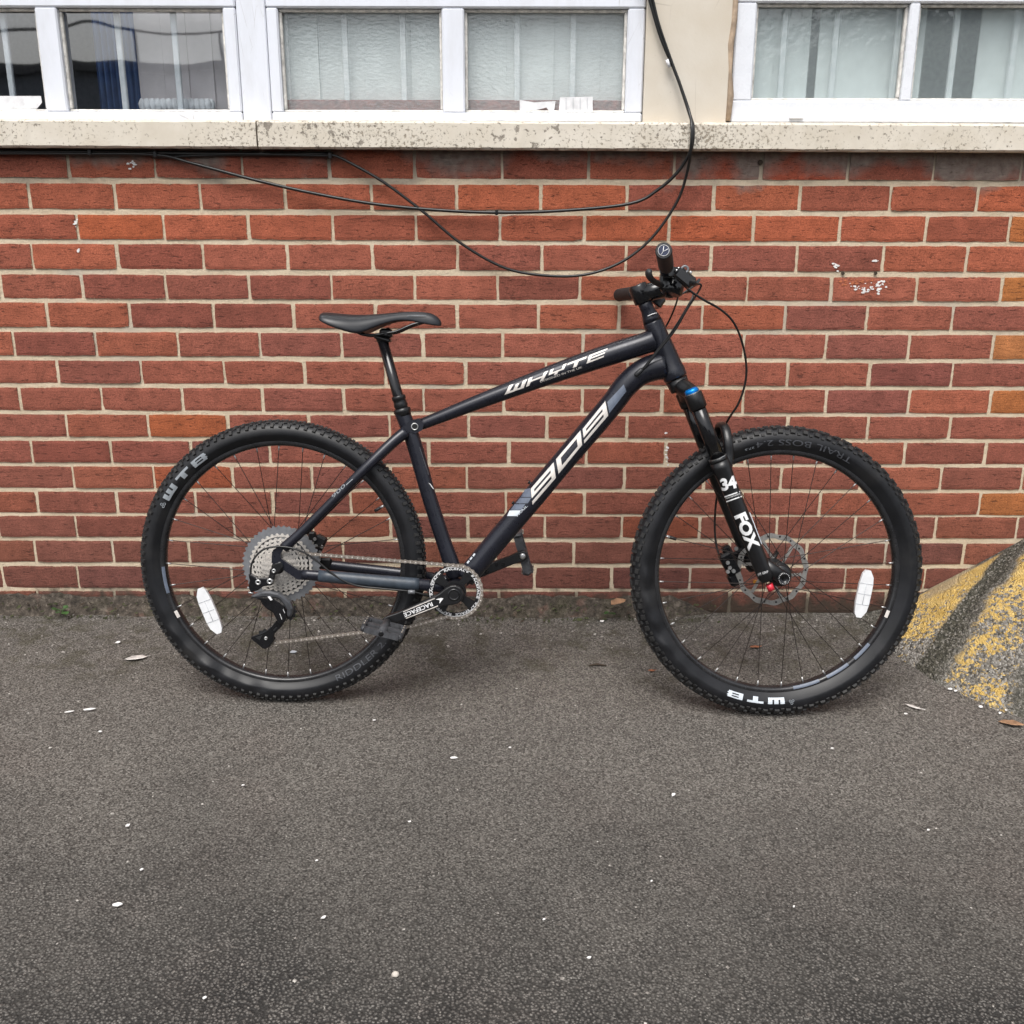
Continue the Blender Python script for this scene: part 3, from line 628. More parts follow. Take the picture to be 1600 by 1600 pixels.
V = [(x0+(x1-x0)*i/n, .26+.02*math.sin(i*1.3), z) for z in (1.32, 2.4) for i in range(n+1)]
cu.add(V, [(i, i+1, n+2+i, n+1+i) for i in range(n)], True); tag(cu.build('curtain', 'curtain', None, ((x0+x1)/2, .26, 1.32)), 'deep blue curtain behind the clear window pane', 'curtain')
la = MB(); x0, x1 = on_y(222, 165, .10)[0], on_y(330, 165, .10)[0]; zz = on_y(275, 172, .10)[2]
for i in range(26):
    x = x0+(x1-x0)*i/25; la.lathe([(0, .004), (.006, .008), (.016, .010), (.026, .005), (.03, .001)], (x, .10+.008*(i % 2), zz), (0, 0, 1), 8)
la.box(((x0+x1)/2, .104, zz-.004), (x1-x0+.02, .03, .008)); tag(la.build('lace_trim', 'lace', None, ((x0+x1)/2, .104, zz-.008)), 'row of small white ornaments inside the clear window', 'ornament')
def decal_quad(name, pts, y, mat, parent=None, th=.0012):
    P = [on_y(a, b, y) for a, b in pts]; m = MB(); m.prism([(p[0], p[2]) for p in P], y-th, y); return m
m = decal_quad('', [(875, 152), (926, 151), (926, 174), (873, 173)], .034, 'paper'); lab = tag(m.build('paper_label', 'paper'), 'white ruled paper label on the hammered window pane', 'label')
for k in range(4):
    m = decal_quad('', [(884+k*11, 153), (885+k*11, 153), (885+k*11, 173), (884+k*11, 173)], .0325, 'ink', None, .0004); m.build('ruled_line', 'ink', lab)
m = decal_quad('', [(812, 156), (835, 160), (868, 158), (866, 172), (858, 174), (854, 168), (838, 172), (812, 172)], .034, 'paper'); tag(m.build('torn_sticker', 'paper'), 'torn remains of a white sticker beside the ruled label', 'sticker')
m = decal_quad('', [(-60, 150), (64, 150), (66, 160), (58, 170), (-60, 171)], .034, 'paper'); tag(m.build('card_strip', 'paper'), 'white card strip at the foot of the leftmost clear pane', 'card')

# opposite building (seen in the window glass)
ob_ = empty('opposite_building', (0, -14, ground_z(0, -14))); tag(ob_, 'low grey building with a railed flat roof opposite the bicycle', 'building')
m = MB(); m.box((-6, -15.5, .9), (11, 3, 4.2)); m.build('wall', 'far_wall', ob_, ob_.location)
m = MB(); m.box((-6, -15.5, 3.05), (11.3, 3.3, .12)); m.build('roof', 'far_roof', ob_, ob_.location)
for k in range(9):
    m = MB(); m.tube([(-11+k*1.3, -14.2, 3.1), (-11+k*1.3, -14.2, 3.65)], .025, 6); m.build('post', 'far_metal', ob_, ob_.location)
m = MB(); m.tube([(-11.3, -14.2, 3.65), (-.4, -14.2, 3.65)], .025, 6); m.build('rail', 'far_metal', ob_, ob_.location)
gb = empty('gabled_building', (7, -15, ground_z(7, -15))); tag(gb, 'grey building with a sloping roof opposite the right window', 'building')
m = MB(); m.prism([(2.2, -.6), (12, -.6), (12, 4.6), (6.5, 4.2), (3.0, 3.1), (2.2, 2.4)], -18, -15); m.build('wall', 'far_wall', gb, gb.location)
m = MB(); m.prism([(2.0, 2.3), (3.0, 3.12), (6.5, 4.22), (12.2, 4.62), (12.2, 4.75), (6.4, 4.35), (2.9, 3.25), (1.9, 2.42)], -18.2, -14.8); m.build('roof', 'far_roof', gb, gb.location)

# ------------------------------------------------------------------ hanging cables
def cable(name, pts, r, label, mat='hose', n=8, k=7):
    m = MB(); P = smooth_path([on_y(a, b, y) for a, b, y in pts], k); m.tube(P, r, n)
    return tag(m.build(name, mat, None, tuple(P[0])), label, 'cable')
c1 = cable('hanging_cable', [(-120, 239, -.02), (120, 240, -.02), (243, 242, -.02), (300, 255, -.022), (390, 279, -.022), (480, 300, -.022), (580, 318, -.022), (680, 328, -.022), (776, 332, -.022), (880, 329, -.022), (985, 318, -.024), (1030, 295, -.03), (1062, 265, -.045), (1080, 232, -.064), (1083, 200, -.064), (1078, 180, -.04), (1058, 120, -.022), (1033, 60, -.022), (1015, 0, -.022), (995, -60, -.022)], .0042,
      'black cable sagging in a shallow curve below the sill')
c2 = cable('hanging_cable', [(240, 246, -.012), (380, 241, -.012), (500, 243, -.016), (522, 243, -.022), (550, 256, -.022), (600, 285, -.022), (660, 330, -.022), (720, 380, -.022), (790, 419, -.022), (860, 431, -.022), (920, 428, -.022), (975, 407, -.024), (1020, 370, -.028), (1058, 315, -.036), (1074, 268, -.05), (1079, 235, -.07), (1081, 200, -.07), (1075, 168, -.04), (1050, 98, -.024), (1030, 40, -.024), (1020, 0, -.024), (1005, -60, -.024)], .0038,
      'black cable drooping in the deepest loop above the saddle')
c3 = cable('sill_cable', [(-200, 236, -.012), (0, 237, -.012), (160, 238, -.012), (300, 240, -.010), (520, 241, -.010)], .0064, 'thick black cable fixed close under the cream sill')
for px, py, par in ((243, 241, c1), (516, 243, c2), (141, 238, c3)):
    p = on_y(px, py, -.018); m = MB(); m.box(p, (.010, .018, .016), None, .002); m.build('cable_clip', 'black', par, tuple(par.location))
p = on_y(776, 332, -.022); m = MB(); m.box(p, (.008, .010, .014), None, .002); m.build('cable_tie', 'black', c1, tuple(c1.location))
p0, p1 = on_y(1042, 93, -.024), on_y(1046, 105, -.024); m = MB(); m.tube([p0, p1], .0042, 8); m.build('tape', 'paper', c2, tuple(c2.location))

# ------------------------------------------------------------------ dirt bank, ramp
def fbm(x, y, s=0):
    return .5*math.sin(17*x+5*y+s)+.3*math.sin(41*x-13*y+2*s)+.2*math.sin(97*x+31*y+s*3)
m = MB(); nxs, nk = 260, 7; V = []
for i in range(nxs+1):
    x = -3.0+(3.0+.60)*i/nxs; fade = min(1, max(0, (.60-x)/.14)); hgt = (.054+.010*fbm(x, 0)+random.uniform(-.003, .003))*fade; wd = (.034+.010*fbm(x, 1, 2))*fade+.006
    for k in range(nk+1):
        f = k/nk; y = -.0035-wd*f**1.3; V.append((x, y+random.uniform(-.0015, .0015)*(0 < k < nk), ground_z(x, y)-.006+(hgt+.004)*(1-f)**1.15*(1 if k else 1)+random.uniform(-.002, .002)*(k > 0)))
m.add(V, [(i*(nk+1)+k, (i+1)*(nk+1)+k, (i+1)*(nk+1)+k+1, i*(nk+1)+k+1) for i in range(nxs) for k in range(nk)], True)
tag(m.build('dirt_bank', 'dirt'), 'dark dirt banked against the foot of the wall', 'dirt', kind='stuff')
wl = [(1330, 962), (1385, 950), (1440, 926), (1510, 890), (1570, 858), (1600, 842)]; gl_ = [(1331, 966), (1352, 990), (1380, 1010), (1410, 1034), (1436, 1050), (1464, 1070), (1510, 1090), (1552, 1110), (1600, 1124)]
Wp = [on_y(a, b, -.002) for a, b in wl]; Wp += [Wp[-1]+np.array([.10, 0, .07]), Wp[-1]+np.array([.25, 0, .13]), Wp[-1]+np.array([.5, 0, .17]), Wp[-1]+np.array([1.2, 0, .18])]
Gp = [on_ground(a, b) for a, b in gl_]; dv = Gp[-1]-Gp[-3]; dv /= np.linalg.norm(dv); Gp += [Gp[-1]+dv*.2, Gp[-1]+dv*.5+np.array([.1, 0, 0]), Gp[-1]+np.array([1.2, -.3, 0])]
def resample(P, n):
    P = np.array(P); d = np.r_[0, np.cumsum(np.linalg.norm(np.diff(P, axis=0), axis=1))]
    return P, d
def along(P, d, t): return np.array([np.interp(t, d, P[:, k]) for k in range(3)])
Wc, dW = resample(Wp, 0); Gc, dG = resample(Gp, 0)
# rulings: match wall distance to ground distance so that the stripes run as in the photograph
tw = [0, .13, .27, .42, .62, 1.0, 1.5]; LW = dW[5]
knW = [0, dW[2]*.6, dW[2], dW[3], dW[5]*.97, dW[7], dW[8], dW[9]]; knG = [0, dG[1], dG[2], dG[3]*.98, dG[4], dG[7], dG[9], dG[11]]; knT = [0, .10, .19, .34, .53, .80, 1.0, 1.3]
m = MB(); nt_, ns = 120, 36; V = []; UV = []
for i in range(nt_+1):
    T_ = 1.3*i/nt_; a = along(Wc, dW, np.interp(T_, knT, knW)); b = along(Gc, dG, np.interp(T_, knT, knG))
    for k in range(ns+1):
        s_ = k/ns; p = a*(1-s_)+b*s_; bul = .035*math.sin(PI*s_)*min(1, T_*2)
        ridge = -.010*math.exp(-((T_-.55)/.035)**2)*math.sin(PI*min(1, s_*1.02))
        z = p[2]+(bul+ridge)+(.006*fbm(p[0]*1.3, p[1]*2, 1)+.0025*fbm(p[1]*7, p[0]*9, 2))*math.sin(PI*s_)
        if s_ > .98: z = ground_z(p[0], p[1])-.006
        V.append((p[0], min(p[1], -.001), max(z, ground_z(p[0], p[1])-.006))); UV.append((T_/1.0, s_))
m.add(V, [(i*(ns+1)+k, i*(ns+1)+k+1, (i+1)*(ns+1)+k+1, (i+1)*(ns+1)+k) for i in range(nt_) for k in range(ns)], True)
ro = m.build('concrete_ramp', 'ramp'); me = ro.data; uvl = me.uv_layers.new(name='UVMap')
for lp in me.loops: uvl.data[lp.index].uv = UV[lp.vertex_index]
tag(ro, 'sloping concrete fillet against the wall with worn yellow stripes', 'ramp')

# ------------------------------------------------------------------ the bicycle
BASE = np.array([WB/2, 0, -DR/2-.004])
bike = empty('mountain_bike', tuple(BO+BR@BASE), BR)
tag(bike, 'black hardtail mountain bike leaning on the brick wall by its handlebar', 'bicycle')
def part(mb, name, mat, parent=None, label=None):
    o = mb.build(name, mat, parent if parent is not None else bike, BASE)
    if label: o['label'] = label
    return o
def bx(px, py, y=0.0): return bk(px, py, y)
def xz(pts, y=0.0): return [(lambda p: (p[0], p[2]))(bk(a, b, y)) for a, b in pts]
def zpx(pts, s, ox, oy): return [(ox+a/s, oy+b/s) for a, b in pts]
PXM = 640.0
# ---- frame tubes
def line_tube(mb, pts, rr, n=20, ell=None): mb.tube(pts, rr, n, ell, (0, 1, 0)); return mb
hd0, hd1 = bx(1019.5, 502.5), bx(1056, 591); hax = (hd0-hd1)/np.linalg.norm(hd0-hd1); hl = np.linalg.norm(hd0-hd1)
m = MB(); m.lathe([(0, .0275), (.004, .0285), (.022, .0285), (.025, .0270), (hl*.45, .0258), (hl*.75, .0235), (hl-.004, .0232), (hl, .0222)], hd1, hax, 36)
frame = part(m, 'frame', 'frame', None, 'matt dark navy aluminium frame')
def ctr(u, l, y=0): return (bx(*u, y)+bx(*l, y))/2, np.linalg.norm(bx(*u, y)-bx(*l, y))/2
# top tube: pairs of upper / lower edge pixels taken square to the tube
tt = [((1016, 514), (1026, 549)), ((1000, 521), (1011, 553)), ((960, 533.5), (970.5, 566.5)), ((905, 552.5), (915, 583.5)), ((850, 574), (859, 601.5)), ((795, 596), (803.5, 620.5)), ((740, 618.5), (748, 640)), ((690, 640), (697, 658.5)), ((655, 655), (661, 671.5))]
cs = [ctr(*q) for q in tt]; TTP = smooth_path([c for c, r in cs], 4); TTR = np.interp(np.linspace(0, 1, len(TTP)), np.linspace(0, 1, len(cs)), [r for c, r in cs])
m = MB(); line_tube(m, TTP, TTR, 24, 1.02); part(m, 'top_tube', 'frame', frame)
dt = [((1027, 552), (1047, 590)), ((1008, 557), (1026, 594)), ((985, 570), (1008, 601)), ((962, 592), (990, 617)), ((945, 616), (974, 638)), ((915, 652), (944, 674)), ((870, 706), (897, 728)), ((825, 760), (852, 782)), ((785, 808), (811, 830)), ((755, 844), (781, 865)), ((731, 873), (756, 895)), ((715, 892), (739, 914))]
cs = [ctr(*q) for q in dt]; DTP = smooth_path([c for c, r in cs], 4); DTR = np.interp(np.linspace(0, 1, len(DTP)), np.linspace(0, 1, len(cs)), [r for c, r in cs])
m = MB(); line_tube(m, DTP, DTR, 28, 1.0); part(m, 'down_tube', 'frame', frame)
st_ = [((616, 646), (639.5, 640.5)), ((622.5, 662), (645.5, 655)), ((632.5, 688), (655.5, 680)), ((645, 730), (668, 723)), ((658, 775), (680, 768)), ((670.5, 815), (693, 808)), ((682, 850), (705, 844)), ((693, 885), (718, 879)), ((699, 905), (722, 899))]
cs = [ctr(*q) for q in st_]; STP = smooth_path([c for c, r in cs], 4); STR = np.interp(np.linspace(0, 1, len(STP)), np.linspace(0, 1, len(cs)), [r for c, r in cs])
m = MB(); line_tube(m, STP, STR, 24); part(m, 'seat_tube', 'frame', frame)
BB = bx(713, 917, 0)
m = MB(); m.lathe([(-.042, .0225), (-.040, .0235), (.040, .0235), (.042, .0225)], BB, (0, 1, 0), 28); part(m, 'bottom_bracket', 'frame', frame)
# weld beads
def weld(c, ax, r0, r1, k=26, rr=.0022):
    m = MB(); ax = np.asarray(ax)/np.linalg.norm(ax); u = np.cross(ax, (0, 1, 0)); u /= np.linalg.norm(u); w = np.cross(ax, u)
    m.tube([c+r0*math.cos(2*PI*i/k)*u+r1*math.sin(2*PI*i/k)*w for i in range(k+1)], [rr*(1+.25*(i % 2)) for i in range(k+1)], 6); return part(m, 'weld_bead', 'frame', frame)
# seat cluster brace and pivot-style badge
cl = [(624, 672), (632, 664), (641, 657), (655, 654), (663, 662), (660, 672), (650, 677), (640, 675), (634, 682)]
m = MB(); m.prism(xz(cl, -.014), -.020, .020); part(m, 'seat_cluster', 'frame', frame)
c = bx(648, 666.5, -.0215); m = MB(); m.lathe([(0, .0085), (.0035, .0085), (.0035, .0066), (.0018, .0062)], c+[0, .0015, 0], (0, -1, 0), 24, False); part(m, 'badge_ring', 'alloy', frame)
m = MB(); m.lathe([(0, .0066), (.0022, .0066), (.0026, .0056)], c+[0, .001, 0], (0, -1, 0), 20); part(m, 'badge', 'black', frame)
# stays
for sg in (-1, 1):
    nm = [((627, 668), (640, 682)), ((606, 686), (617, 699.5)), ((568, 723.5), (578, 735)), ((535, 757), (545, 767.5)), ((500, 792.5), (510, 803)), ((465, 827), (475, 837.5)), ((437, 851), (450, 862))]
    yy = [-.016, -.030, -.050, -.056, -.060, -.064, -.066]; P = []; R_ = []
    for (u, l), y in zip(nm, yy):
        c0, r0 = ctr(u, l, y); c0[1] = y if sg < 0 else -y; P.append(c0); R_.append(r0)
    P = smooth_path(P, 4); R_ = np.interp(np.linspace(0, 1, len(P)), np.linspace(0, 1, len(R_)), R_)
    m = MB(); m.tube(P, R_, 16, .9); part(m, 'seat_stay', 'frame', frame)
    if sg < 0: SSP, SSR = P, R_
    cp = [(472, 897.5), (530, 902.5), (580, 907), (630, 911.5), (662, 914), (700, 917)]; yy = [-.068, -.064, -.060, -.054, -.046, -.030]; P = []
    for (a, b), y in zip(cp, yy):
        p = bx(a, b, y); p[1] = y*(-sg); P.append(p)
    P = smooth_path(P, 4); m = MB(); m.tube(P, np.linspace(.0125, .0150, len(P)), 16, .85); part(m, 'chain_stay', 'frame', frame)
    if sg < 0: 
        q = P[2:int(len(P)*.80)]; m = MB(); m.tube(q, np.linspace(.0143, .0160, len(q)), 18, .9); part(m, 'chain_stay_guard', 'stay_guard', frame, 'scuffed grey rubber chain stay guard')
    dz = [(430, 857), (438, 852), (443, 857), (438.5, 866), (440, 873), (466, 890), (479, 891.5), (482, 906), (466, 905), (446, 892), (434, 882), (425, 879), (425.5, 862)]
    pz = xz(dz, -.068)
    m = MB(); m.prism(pz, -.072 if sg < 0 else .062, -.062 if sg < 0 else .072); part(m, 'dropout', 'frame', frame)
# cable port on the down tube, bosses
c0 = bx(999, 581, -.031); d0 = (bx(1004, 577, -.03)-bx(990, 590, -.03)); d0 /= np.linalg.norm(d0)
m = MB(); m.tube([c0-d0*.014, c0-d0*.010, c0+d0*.006, c0+d0*.010], [.003, .0055, .0055, .003], 12); part(m, 'cable_port', 'plastic', frame)
for px, py, qx, qy in ((968, 642, 963, 636), (908, 713, 902, 708), (827, 754, 833, 758), (802, 786, 808, 791)):
    a, b = bx(px, py), bx(qx, qy); m = MB(); m.tube([b, a], .0032, 8); m.tube([a, a+(a-b)*.25], .0045, 8); part(m, 'bottle_bolt', 'black', frame)
for k, (cpt, axv, r0, r1) in enumerate(((bx(1018, 533), bx(1018, 533)-bx(970, 550), .0245, .024), (bx(1036, 571), bx(1036, 571)-bx(1000, 575), .0320, .0290))): weld(cpt, axv, r0, r1)
# ---- lettering mapped on tubes
def on_tube(path, rads, px, py, lift=.0007, ell=1.0):
    y = -.012
    for _ in range(4):
        p = bk(px, py, y); d = np.linalg.norm((path-p)[:, [0, 2]], axis=1); i = int(np.argmin(d)); j = min(max(i, 1), len(path)-2)
        a, b = path[j-1], path[j+1]; tdir = (b-a)[[0, 2]]; tdir /= np.linalg.norm(tdir); q = (p-path[j])[[0, 2]]; perp = q[0]*tdir[1]-q[1]*tdir[0]
        r = rads[j]*ell; tt_ = max(-.96, min(.96, perp/rads[j])); y = path[j][1]-(r*math.sqrt(1-tt_*tt_))-lift
    return bk(px, py, y)
def px_poly(path, rads, polys, name, mat, parent, lift=.0007, cuts=3, step=.00006):
    m = MB()
    for k, poly in enumerate(polys):
        bm = bmesh.new(); vs_ = [bm.verts.new((a, b, 0)) for a, b in poly]; bm.faces.new(vs_); bmesh.ops.triangulate(bm, faces=bm.faces[:])
        bmesh.ops.subdivide_edges(bm, edges=bm.edges[:], cuts=cuts, use_grid_fill=True); bmesh.ops.triangulate(bm, faces=bm.faces[:])
        bm.verts.index_update()
        V = [on_tube(path, rads, v.co.x, v.co.y, lift+k*step) for v in bm.verts]; Fc = [tuple(v.index for v in f.verts) for f in bm.faces]; bm.free(); m.add(V, Fc)
    return part(m, name, mat, parent)
def stroke(a, b, w0, ext=0.0):
    a = np.array(a, float); b = np.array(b, float); d = (b-a)/np.linalg.norm(b-a); n = np.array([-d[1], d[0]])*w0/2; a = a-d*ext; b = b+d*ext
    return [tuple(a+n), tuple(b+n), tuple(b-n), tuple(a-n)]
def strokes(lst, s, ox, oy, w0, ext=.0): return [stroke((ox+a/s, oy+b/s), (ox+c/s, oy+d/s), w0 if len(q) == 0 else q[0], ext) for (a, b, c, d, *q) in lst]
GL = {'9': [(0, 1, .76, 1), (.84, 1, 0, .76), (0, .84, 0, .22), (0, .84, .40, .60), (0, .13, .60, .76)], '0': [(0, 1, .76, 1), (0, 1, 0, .24), (0, .17, .24, .76), (.83, 1, .24, .76)],
      'W': [(0, .26, 0, 1), (.37, .63, .32, 1), (.74, 1, 0, 1), (.26, .74, 0, .32)], 'T': [(0, 1, .66, 1), (.34, .66, 0, .66)], 'B': [(0, .26, 0, 1), (.26, .94, .78, 1), (.26, .94, .40, .60), (.26, .94, 0, .22), (.70, 1, .60, .78), (.70, 1, .22, .40)]}
def digit(g, ul, ur, ll, lr, s_, ox, oy):
    c_ = [np.array([ox+q[0]/s_, oy+q[1]/s_]) for q in (ul, ur, ll, lr)]
    f = lambda u, v: tuple((c_[2]*(1-u)+c_[3]*u)*(1-v)+(c_[0]*(1-u)+c_[1]*u)*v)
    return [[f(u0, v0), f(u1, v0), f(u1, v1), f(u0, v1)] for u0, u1, v0, v1 in GL[g]]
NUM = digit('9', (873, 510), (1160, 178), (897, 710), (1188, 375), 8, 720, 700)+digit('0', (790, 1290), (1068, 964), (820, 1458), (1088, 1128), 7.27, 760, 540)+digit('9', (1093, 947), (1350, 630), (1112, 1113), (1384, 795), 7.27, 760, 540)
px_poly(DTP, DTR, NUM, 'number_lettering', 'silver', frame, step=0)
GL.update({'w': [(0, .22, 0, 1), (.40, .60, .24, .86), (.78, 1, 0, 1), (.22, .78, 0, .24)], 'H': [(0, .2, 0, 1), (.8, 1, 0, 1), (.2, .8, .40, .62)], 'Y': [(0, .2, .52, 1), (.8, 1, .52, 1), (0, 1, .30, .52), (.42, .64, 0, .30)],
           't': [(0, 1, .74, 1), (.40, .62, 0, .74)], 'E': [(0, 1, .80, 1), (0, .17, 0, .80), (.17, .93, .42, .60), (.17, .93, 0, .20)]})
WH = []
for g_, q_ in (('w', ((262, 452), (462, 380), (205, 560), (424, 482))), ('H', ((484, 370), (700, 285), (448, 470), (645, 395))), ('Y', ((728, 275), (912, 200), (694, 365), (866, 300))), ('t', ((926, 200), (1140, 122), (898, 285), (1105, 208))), ('E', ((1170, 108), (1378, 28), (1136, 206), (1345, 126)))): WH += digit(g_, *q_, 7.27, 760, 540)
px_poly(TTP, TTR, WH, 'maker_lettering', 'silver', frame, step=0)
px_poly(DTP, DTR, [zpx([(610, 780), (752, 780), (706, 850), (578, 850)], 8, 720, 700)], 'white_block', 'pale_blue', frame)
px_poly(DTP, DTR, [zpx([(672, 702), (806, 702), (762, 772), (622, 772)], 8, 720, 700), zpx([(742, 622), (880, 622), (838, 692), (684, 692)], 8, 720, 700)], 'slate_block', 'slate', frame)
for q_ in (zpx([(800, 520), (866, 500), (880, 612), (752, 612)], 8, 720, 700), zpx([(1374, 640), (1560, 440), (1590, 520), (1396, 770)], 7.27, 760, 540)): px_poly(DTP, DTR, [q_], 'slate_panel', 'slate', frame)
def px_text(s, a, b, hpx, path, rads, mat, parent, name='lettering', bold=0.0, slant=0.0, cuts=1, lift=.0009):
    V, Fc, asp = text_mesh(s, bold, cuts); a = np.array(a, float); b = np.array(b, float); L = np.linalg.norm(b-a); d = (b-a)/L; n = np.array([d[1], -d[0]])
    m = MB(); m.add([on_tube(path, rads, *(a+d*(v[0]*L+slant*v[1]*hpx)+n*v[1]*hpx), lift) for v in V], Fc); return part(m, name, mat, parent)
px_text('DESIGNED IN THE UK', (844.5, 598), (910, 575), 3.2, TTP, TTR, 'silver', frame)
px_text('TRAIL', (807, 809), (825, 791), 3.4, DTP, DTR, 'pale_blue', frame)
for a_, b_ in (((730, 880), (733, 876)), ((734.5, 874.5), (737.5, 870.5)), ((739, 869), (742, 865))): px_poly(DTP, DTR, [stroke(a_, b_, 2.6)], 'small_mark', 'pale_blue', frame)
px_text('900', (520, 779), (540, 760), 5.0, SSP, SSR, 'grey_decal', frame, bold=.0, slant=.3)
px_poly(SSP, SSR, [stroke((541, 757.5), (551, 748.5), 1.2)], 'stay_mark', 'grey_decal', frame)
px_poly(STP, STR, [stroke((655.5, 699), (670, 742), 1.6)], 'seat_tube_stripe', 'dim_decal', frame)
px_poly(STP, STR, [[(669.5, 754), (672.5, 756), (678.5, 764), (676.5, 764)]], 'seat_tube_mark', 'white_decal', frame)
# ---- seat post and saddle
sp0, sp1 = bx(598, 533), bx(622, 619); m = MB(); m.tube([sp0, sp1, bx(627, 640)], .0125, 24); post_ = part(m, 'seat_post', 'gloss')
pax = sp1-sp0; pax /= np.linalg.norm(pax); c0 = bx(622, 618)
m = MB(); m.lathe([(0, .0150), (.003, .0168), (.009, .0168), (.011, .0150), (.018, .0158), (.024, .0170), (.028, .0155), (.034, .0155)], c0, pax, 28); part(m, 'dropper_collar', 'black', post_)
m = MB(); m.lathe([(.031, .0168), (.033, .0205), (.040, .0208), (.044, .0190), (.050, .0185)], c0, pax, 28); part(m, 'seat_clamp', 'black', post_)
m = MB(); m.box(bx(603.5, 521, 0), (.030, .030, .022), None, .005); m.box(bx(598, 529, 0), (.042, .036, .010), [[.96, 0, .26], [0, 1, 0], [-.26, 0, .96]], .004); m.lathe([(0, .011), (.01, .013), (.016, .0125)], bx(597.5, 535), -pax, 18); part(m, 'saddle_clamp', 'black', post_)
b0 = bx(606, 512, -.0); m = MB(); m.tube([b0, bx(607, 530)], .0035, 8); m.tube([bx(600, 521, -.018), bx(603, 521, -.028)], .004, 8); part(m, 'clamp_bolt', 'black', post_)
# saddle: loft of cross-sections, pixel profile of the centre line and of the near skirt
topz = [(503, 489.5), (510, 488), (525, 488.8), (545, 490.5), (565, 491), (585, 490.5), (605, 489), (625, 487), (645, 486), (660, 486.5), (672, 488.5), (681, 492.5), (687, 498), (690, 503.5)]
half = [.058, .068, .072, .070, .063, .052, .040, .030, .0235, .021, .020, .0185, .015, .008]
drop = [.018, .027, .037, .044, .052, .038, .027, .022, .025, .030, .030, .026, .018, .008]
m = MB(); rows_ = []
for (pxy, w_, dz_) in zip(topz, half, drop):
    p = bx(*pxy, 0); sec = []
    for k in range(17):
        a = PI*k/16; cx_ = math.cos(a); sn = math.sin(a)
        zz_ = p[2]-dz_*(1-sn**.75)-(.004*math.exp(-(cx_*6)**2) if 2 < len(rows_) < 10 else 0)
        sec.append((p[0], -w_*(abs(cx_)**.85)*(1 if cx_ > 0 else -1), zz_))
    for k in range(1, 8): # underside
        f = k/8; a0, b0_ = sec[16], sec[0]; sec.append((p[0], a0[1]*(1-f)+b0_[1]*f, a0[2]*(1-f)+b0_[2]*f+.012*math.sin(PI*f)*min(1, dz_/.02)))
    rows_.append(sec)
n = len(rows_[0]); V = [v for s_ in rows_ for v in s_]
m.add(V, [(i*n+k, i*n+(k+1) % n, (i+1)*n+(k+1) % n, (i+1)*n+k) for i in range(len(rows_)-1) for k in range(n)]+[tuple(range(n))[::-1], tuple((len(rows_)-1)*n+k for k in range(n))], True)
sad = part(m, 'saddle', 'saddle'); md = sad.modifiers.new('sub', 'SUBSURF'); md.levels = 1; md.render_levels = 2
for sg in (-1, 1):
    P = smooth_path([bx(668, 502, 0)*[1, 0, 1]+[0, sg*.012, 0], bx(645, 508)*[1, 0, 1]+[0, sg*.020, 0], bx(622, 518)*[1, 0, 1]+[0, sg*.022, 0], bx(606, 521)*[1, 0, 1]+[0, sg*.022, 0], bx(585, 524)*[1, 0, 1]+[0, sg*.022, 0], bx(566, 522)*[1, 0, 1]+[0, sg*.028, 0], bx(550, 509)*[1, 0, 1]+[0, sg*.036, 0]], 5)
    m = MB(); m.tube(P, .0036, 10); part(m, 'saddle_rail', 'gloss', sad)
p = [bx(a, b, -.0235) for a, b in ((580, 523.6), (601, 520.5))]; m = MB(); m.tube(p, .0014, 6); part(m, 'rail_marking', 'pale_blue', sad)
A, B_ = bx(636, 495.5, -.0235), bx(666, 494.5, -.0195)
m = MB(); m.tube([A+[0, -.0012, .002], (A+B_)/2+[0, -.0018, .002], B_+[0, -.0012, .002]], .0007, 5); part(m, 'saddle_mark', 'grey_decal', sad)

# ---- wheels
def tyre_section(rc, rt, n=28):
    prof = []
    for k in range(n+1):
        a = math.radians(-122+244*k/n); prof.append((rc+rt*math.cos(a), rt*math.sin(a)*1.0))
    return prof
def toroid(mb, c, prof, n=128, f=None):
    V = []; q = len(prof)
    for i in range(n):
        th = 2*PI*i/n
        for (r, y) in prof:
            if f: r, y = f(th, r, y)
            V.append((c[0]+r*math.cos(th), c[1]+y, c[2]+r*math.sin(th)))
    mb.add(V, [(i*q+k, i*q+k+1, ((i+1) % n)*q+k+1, ((i+1) % n)*q+k) for i in range(n) for k in range(q-1)], True)
def polar_glyphs(mb, c, word, th0, th1, r0, r1, rc, rt, lift=.0008):
    n = len(word); wd = 1/(n+.28*(n-1))
    for k, ch in enumerate(word):
        for u0, u1, v0, v1 in GL[ch]:
            P = []; ns_ = 4
            for i in range(ns_+1):
                for v in np.linspace(v0, v1, 4):
                    u = (k*1.28+u0+(u1-u0)*i/ns_)*wd; th = math.radians(th0+(th1-th0)*u); r = r0+(r1-r0)*v
                    P.append((c[0]+r*math.cos(th), c[1]-math.sqrt(max(1e-6, rt*rt-(r-rc)**2))-lift, c[2]+r*math.sin(th)))
            mb.add(P, [(i*4+j, i*4+j+1, (i+1)*4+j+1, (i+1)*4+j) for i in range(ns_) for j in range(3)])
def polar_text(mb, c, s, th0, th1, r0, r1, rc, rt, outward=True, bold=0.0, sqz=1.0, lift=.0008):
    # angles in the wheel plane, measured anticlockwise as seen by the camera; text runs from th0 to th1
    V, Fc, asp = text_mesh(s, bold, 0)
    P = []
    for u, v in V:
        th = math.radians(th0+(th1-th0)*u); r = r0+(r1-r0)*v if outward else r1-(r1-r0)*v
        y = -math.sqrt(max(1e-6, rt*rt-(r-rc)**2))-lift; P.append((c[0]+r*math.cos(th), c[1]+y, c[2]+r*math.sin(th)))
    mb.add(P, Fc)
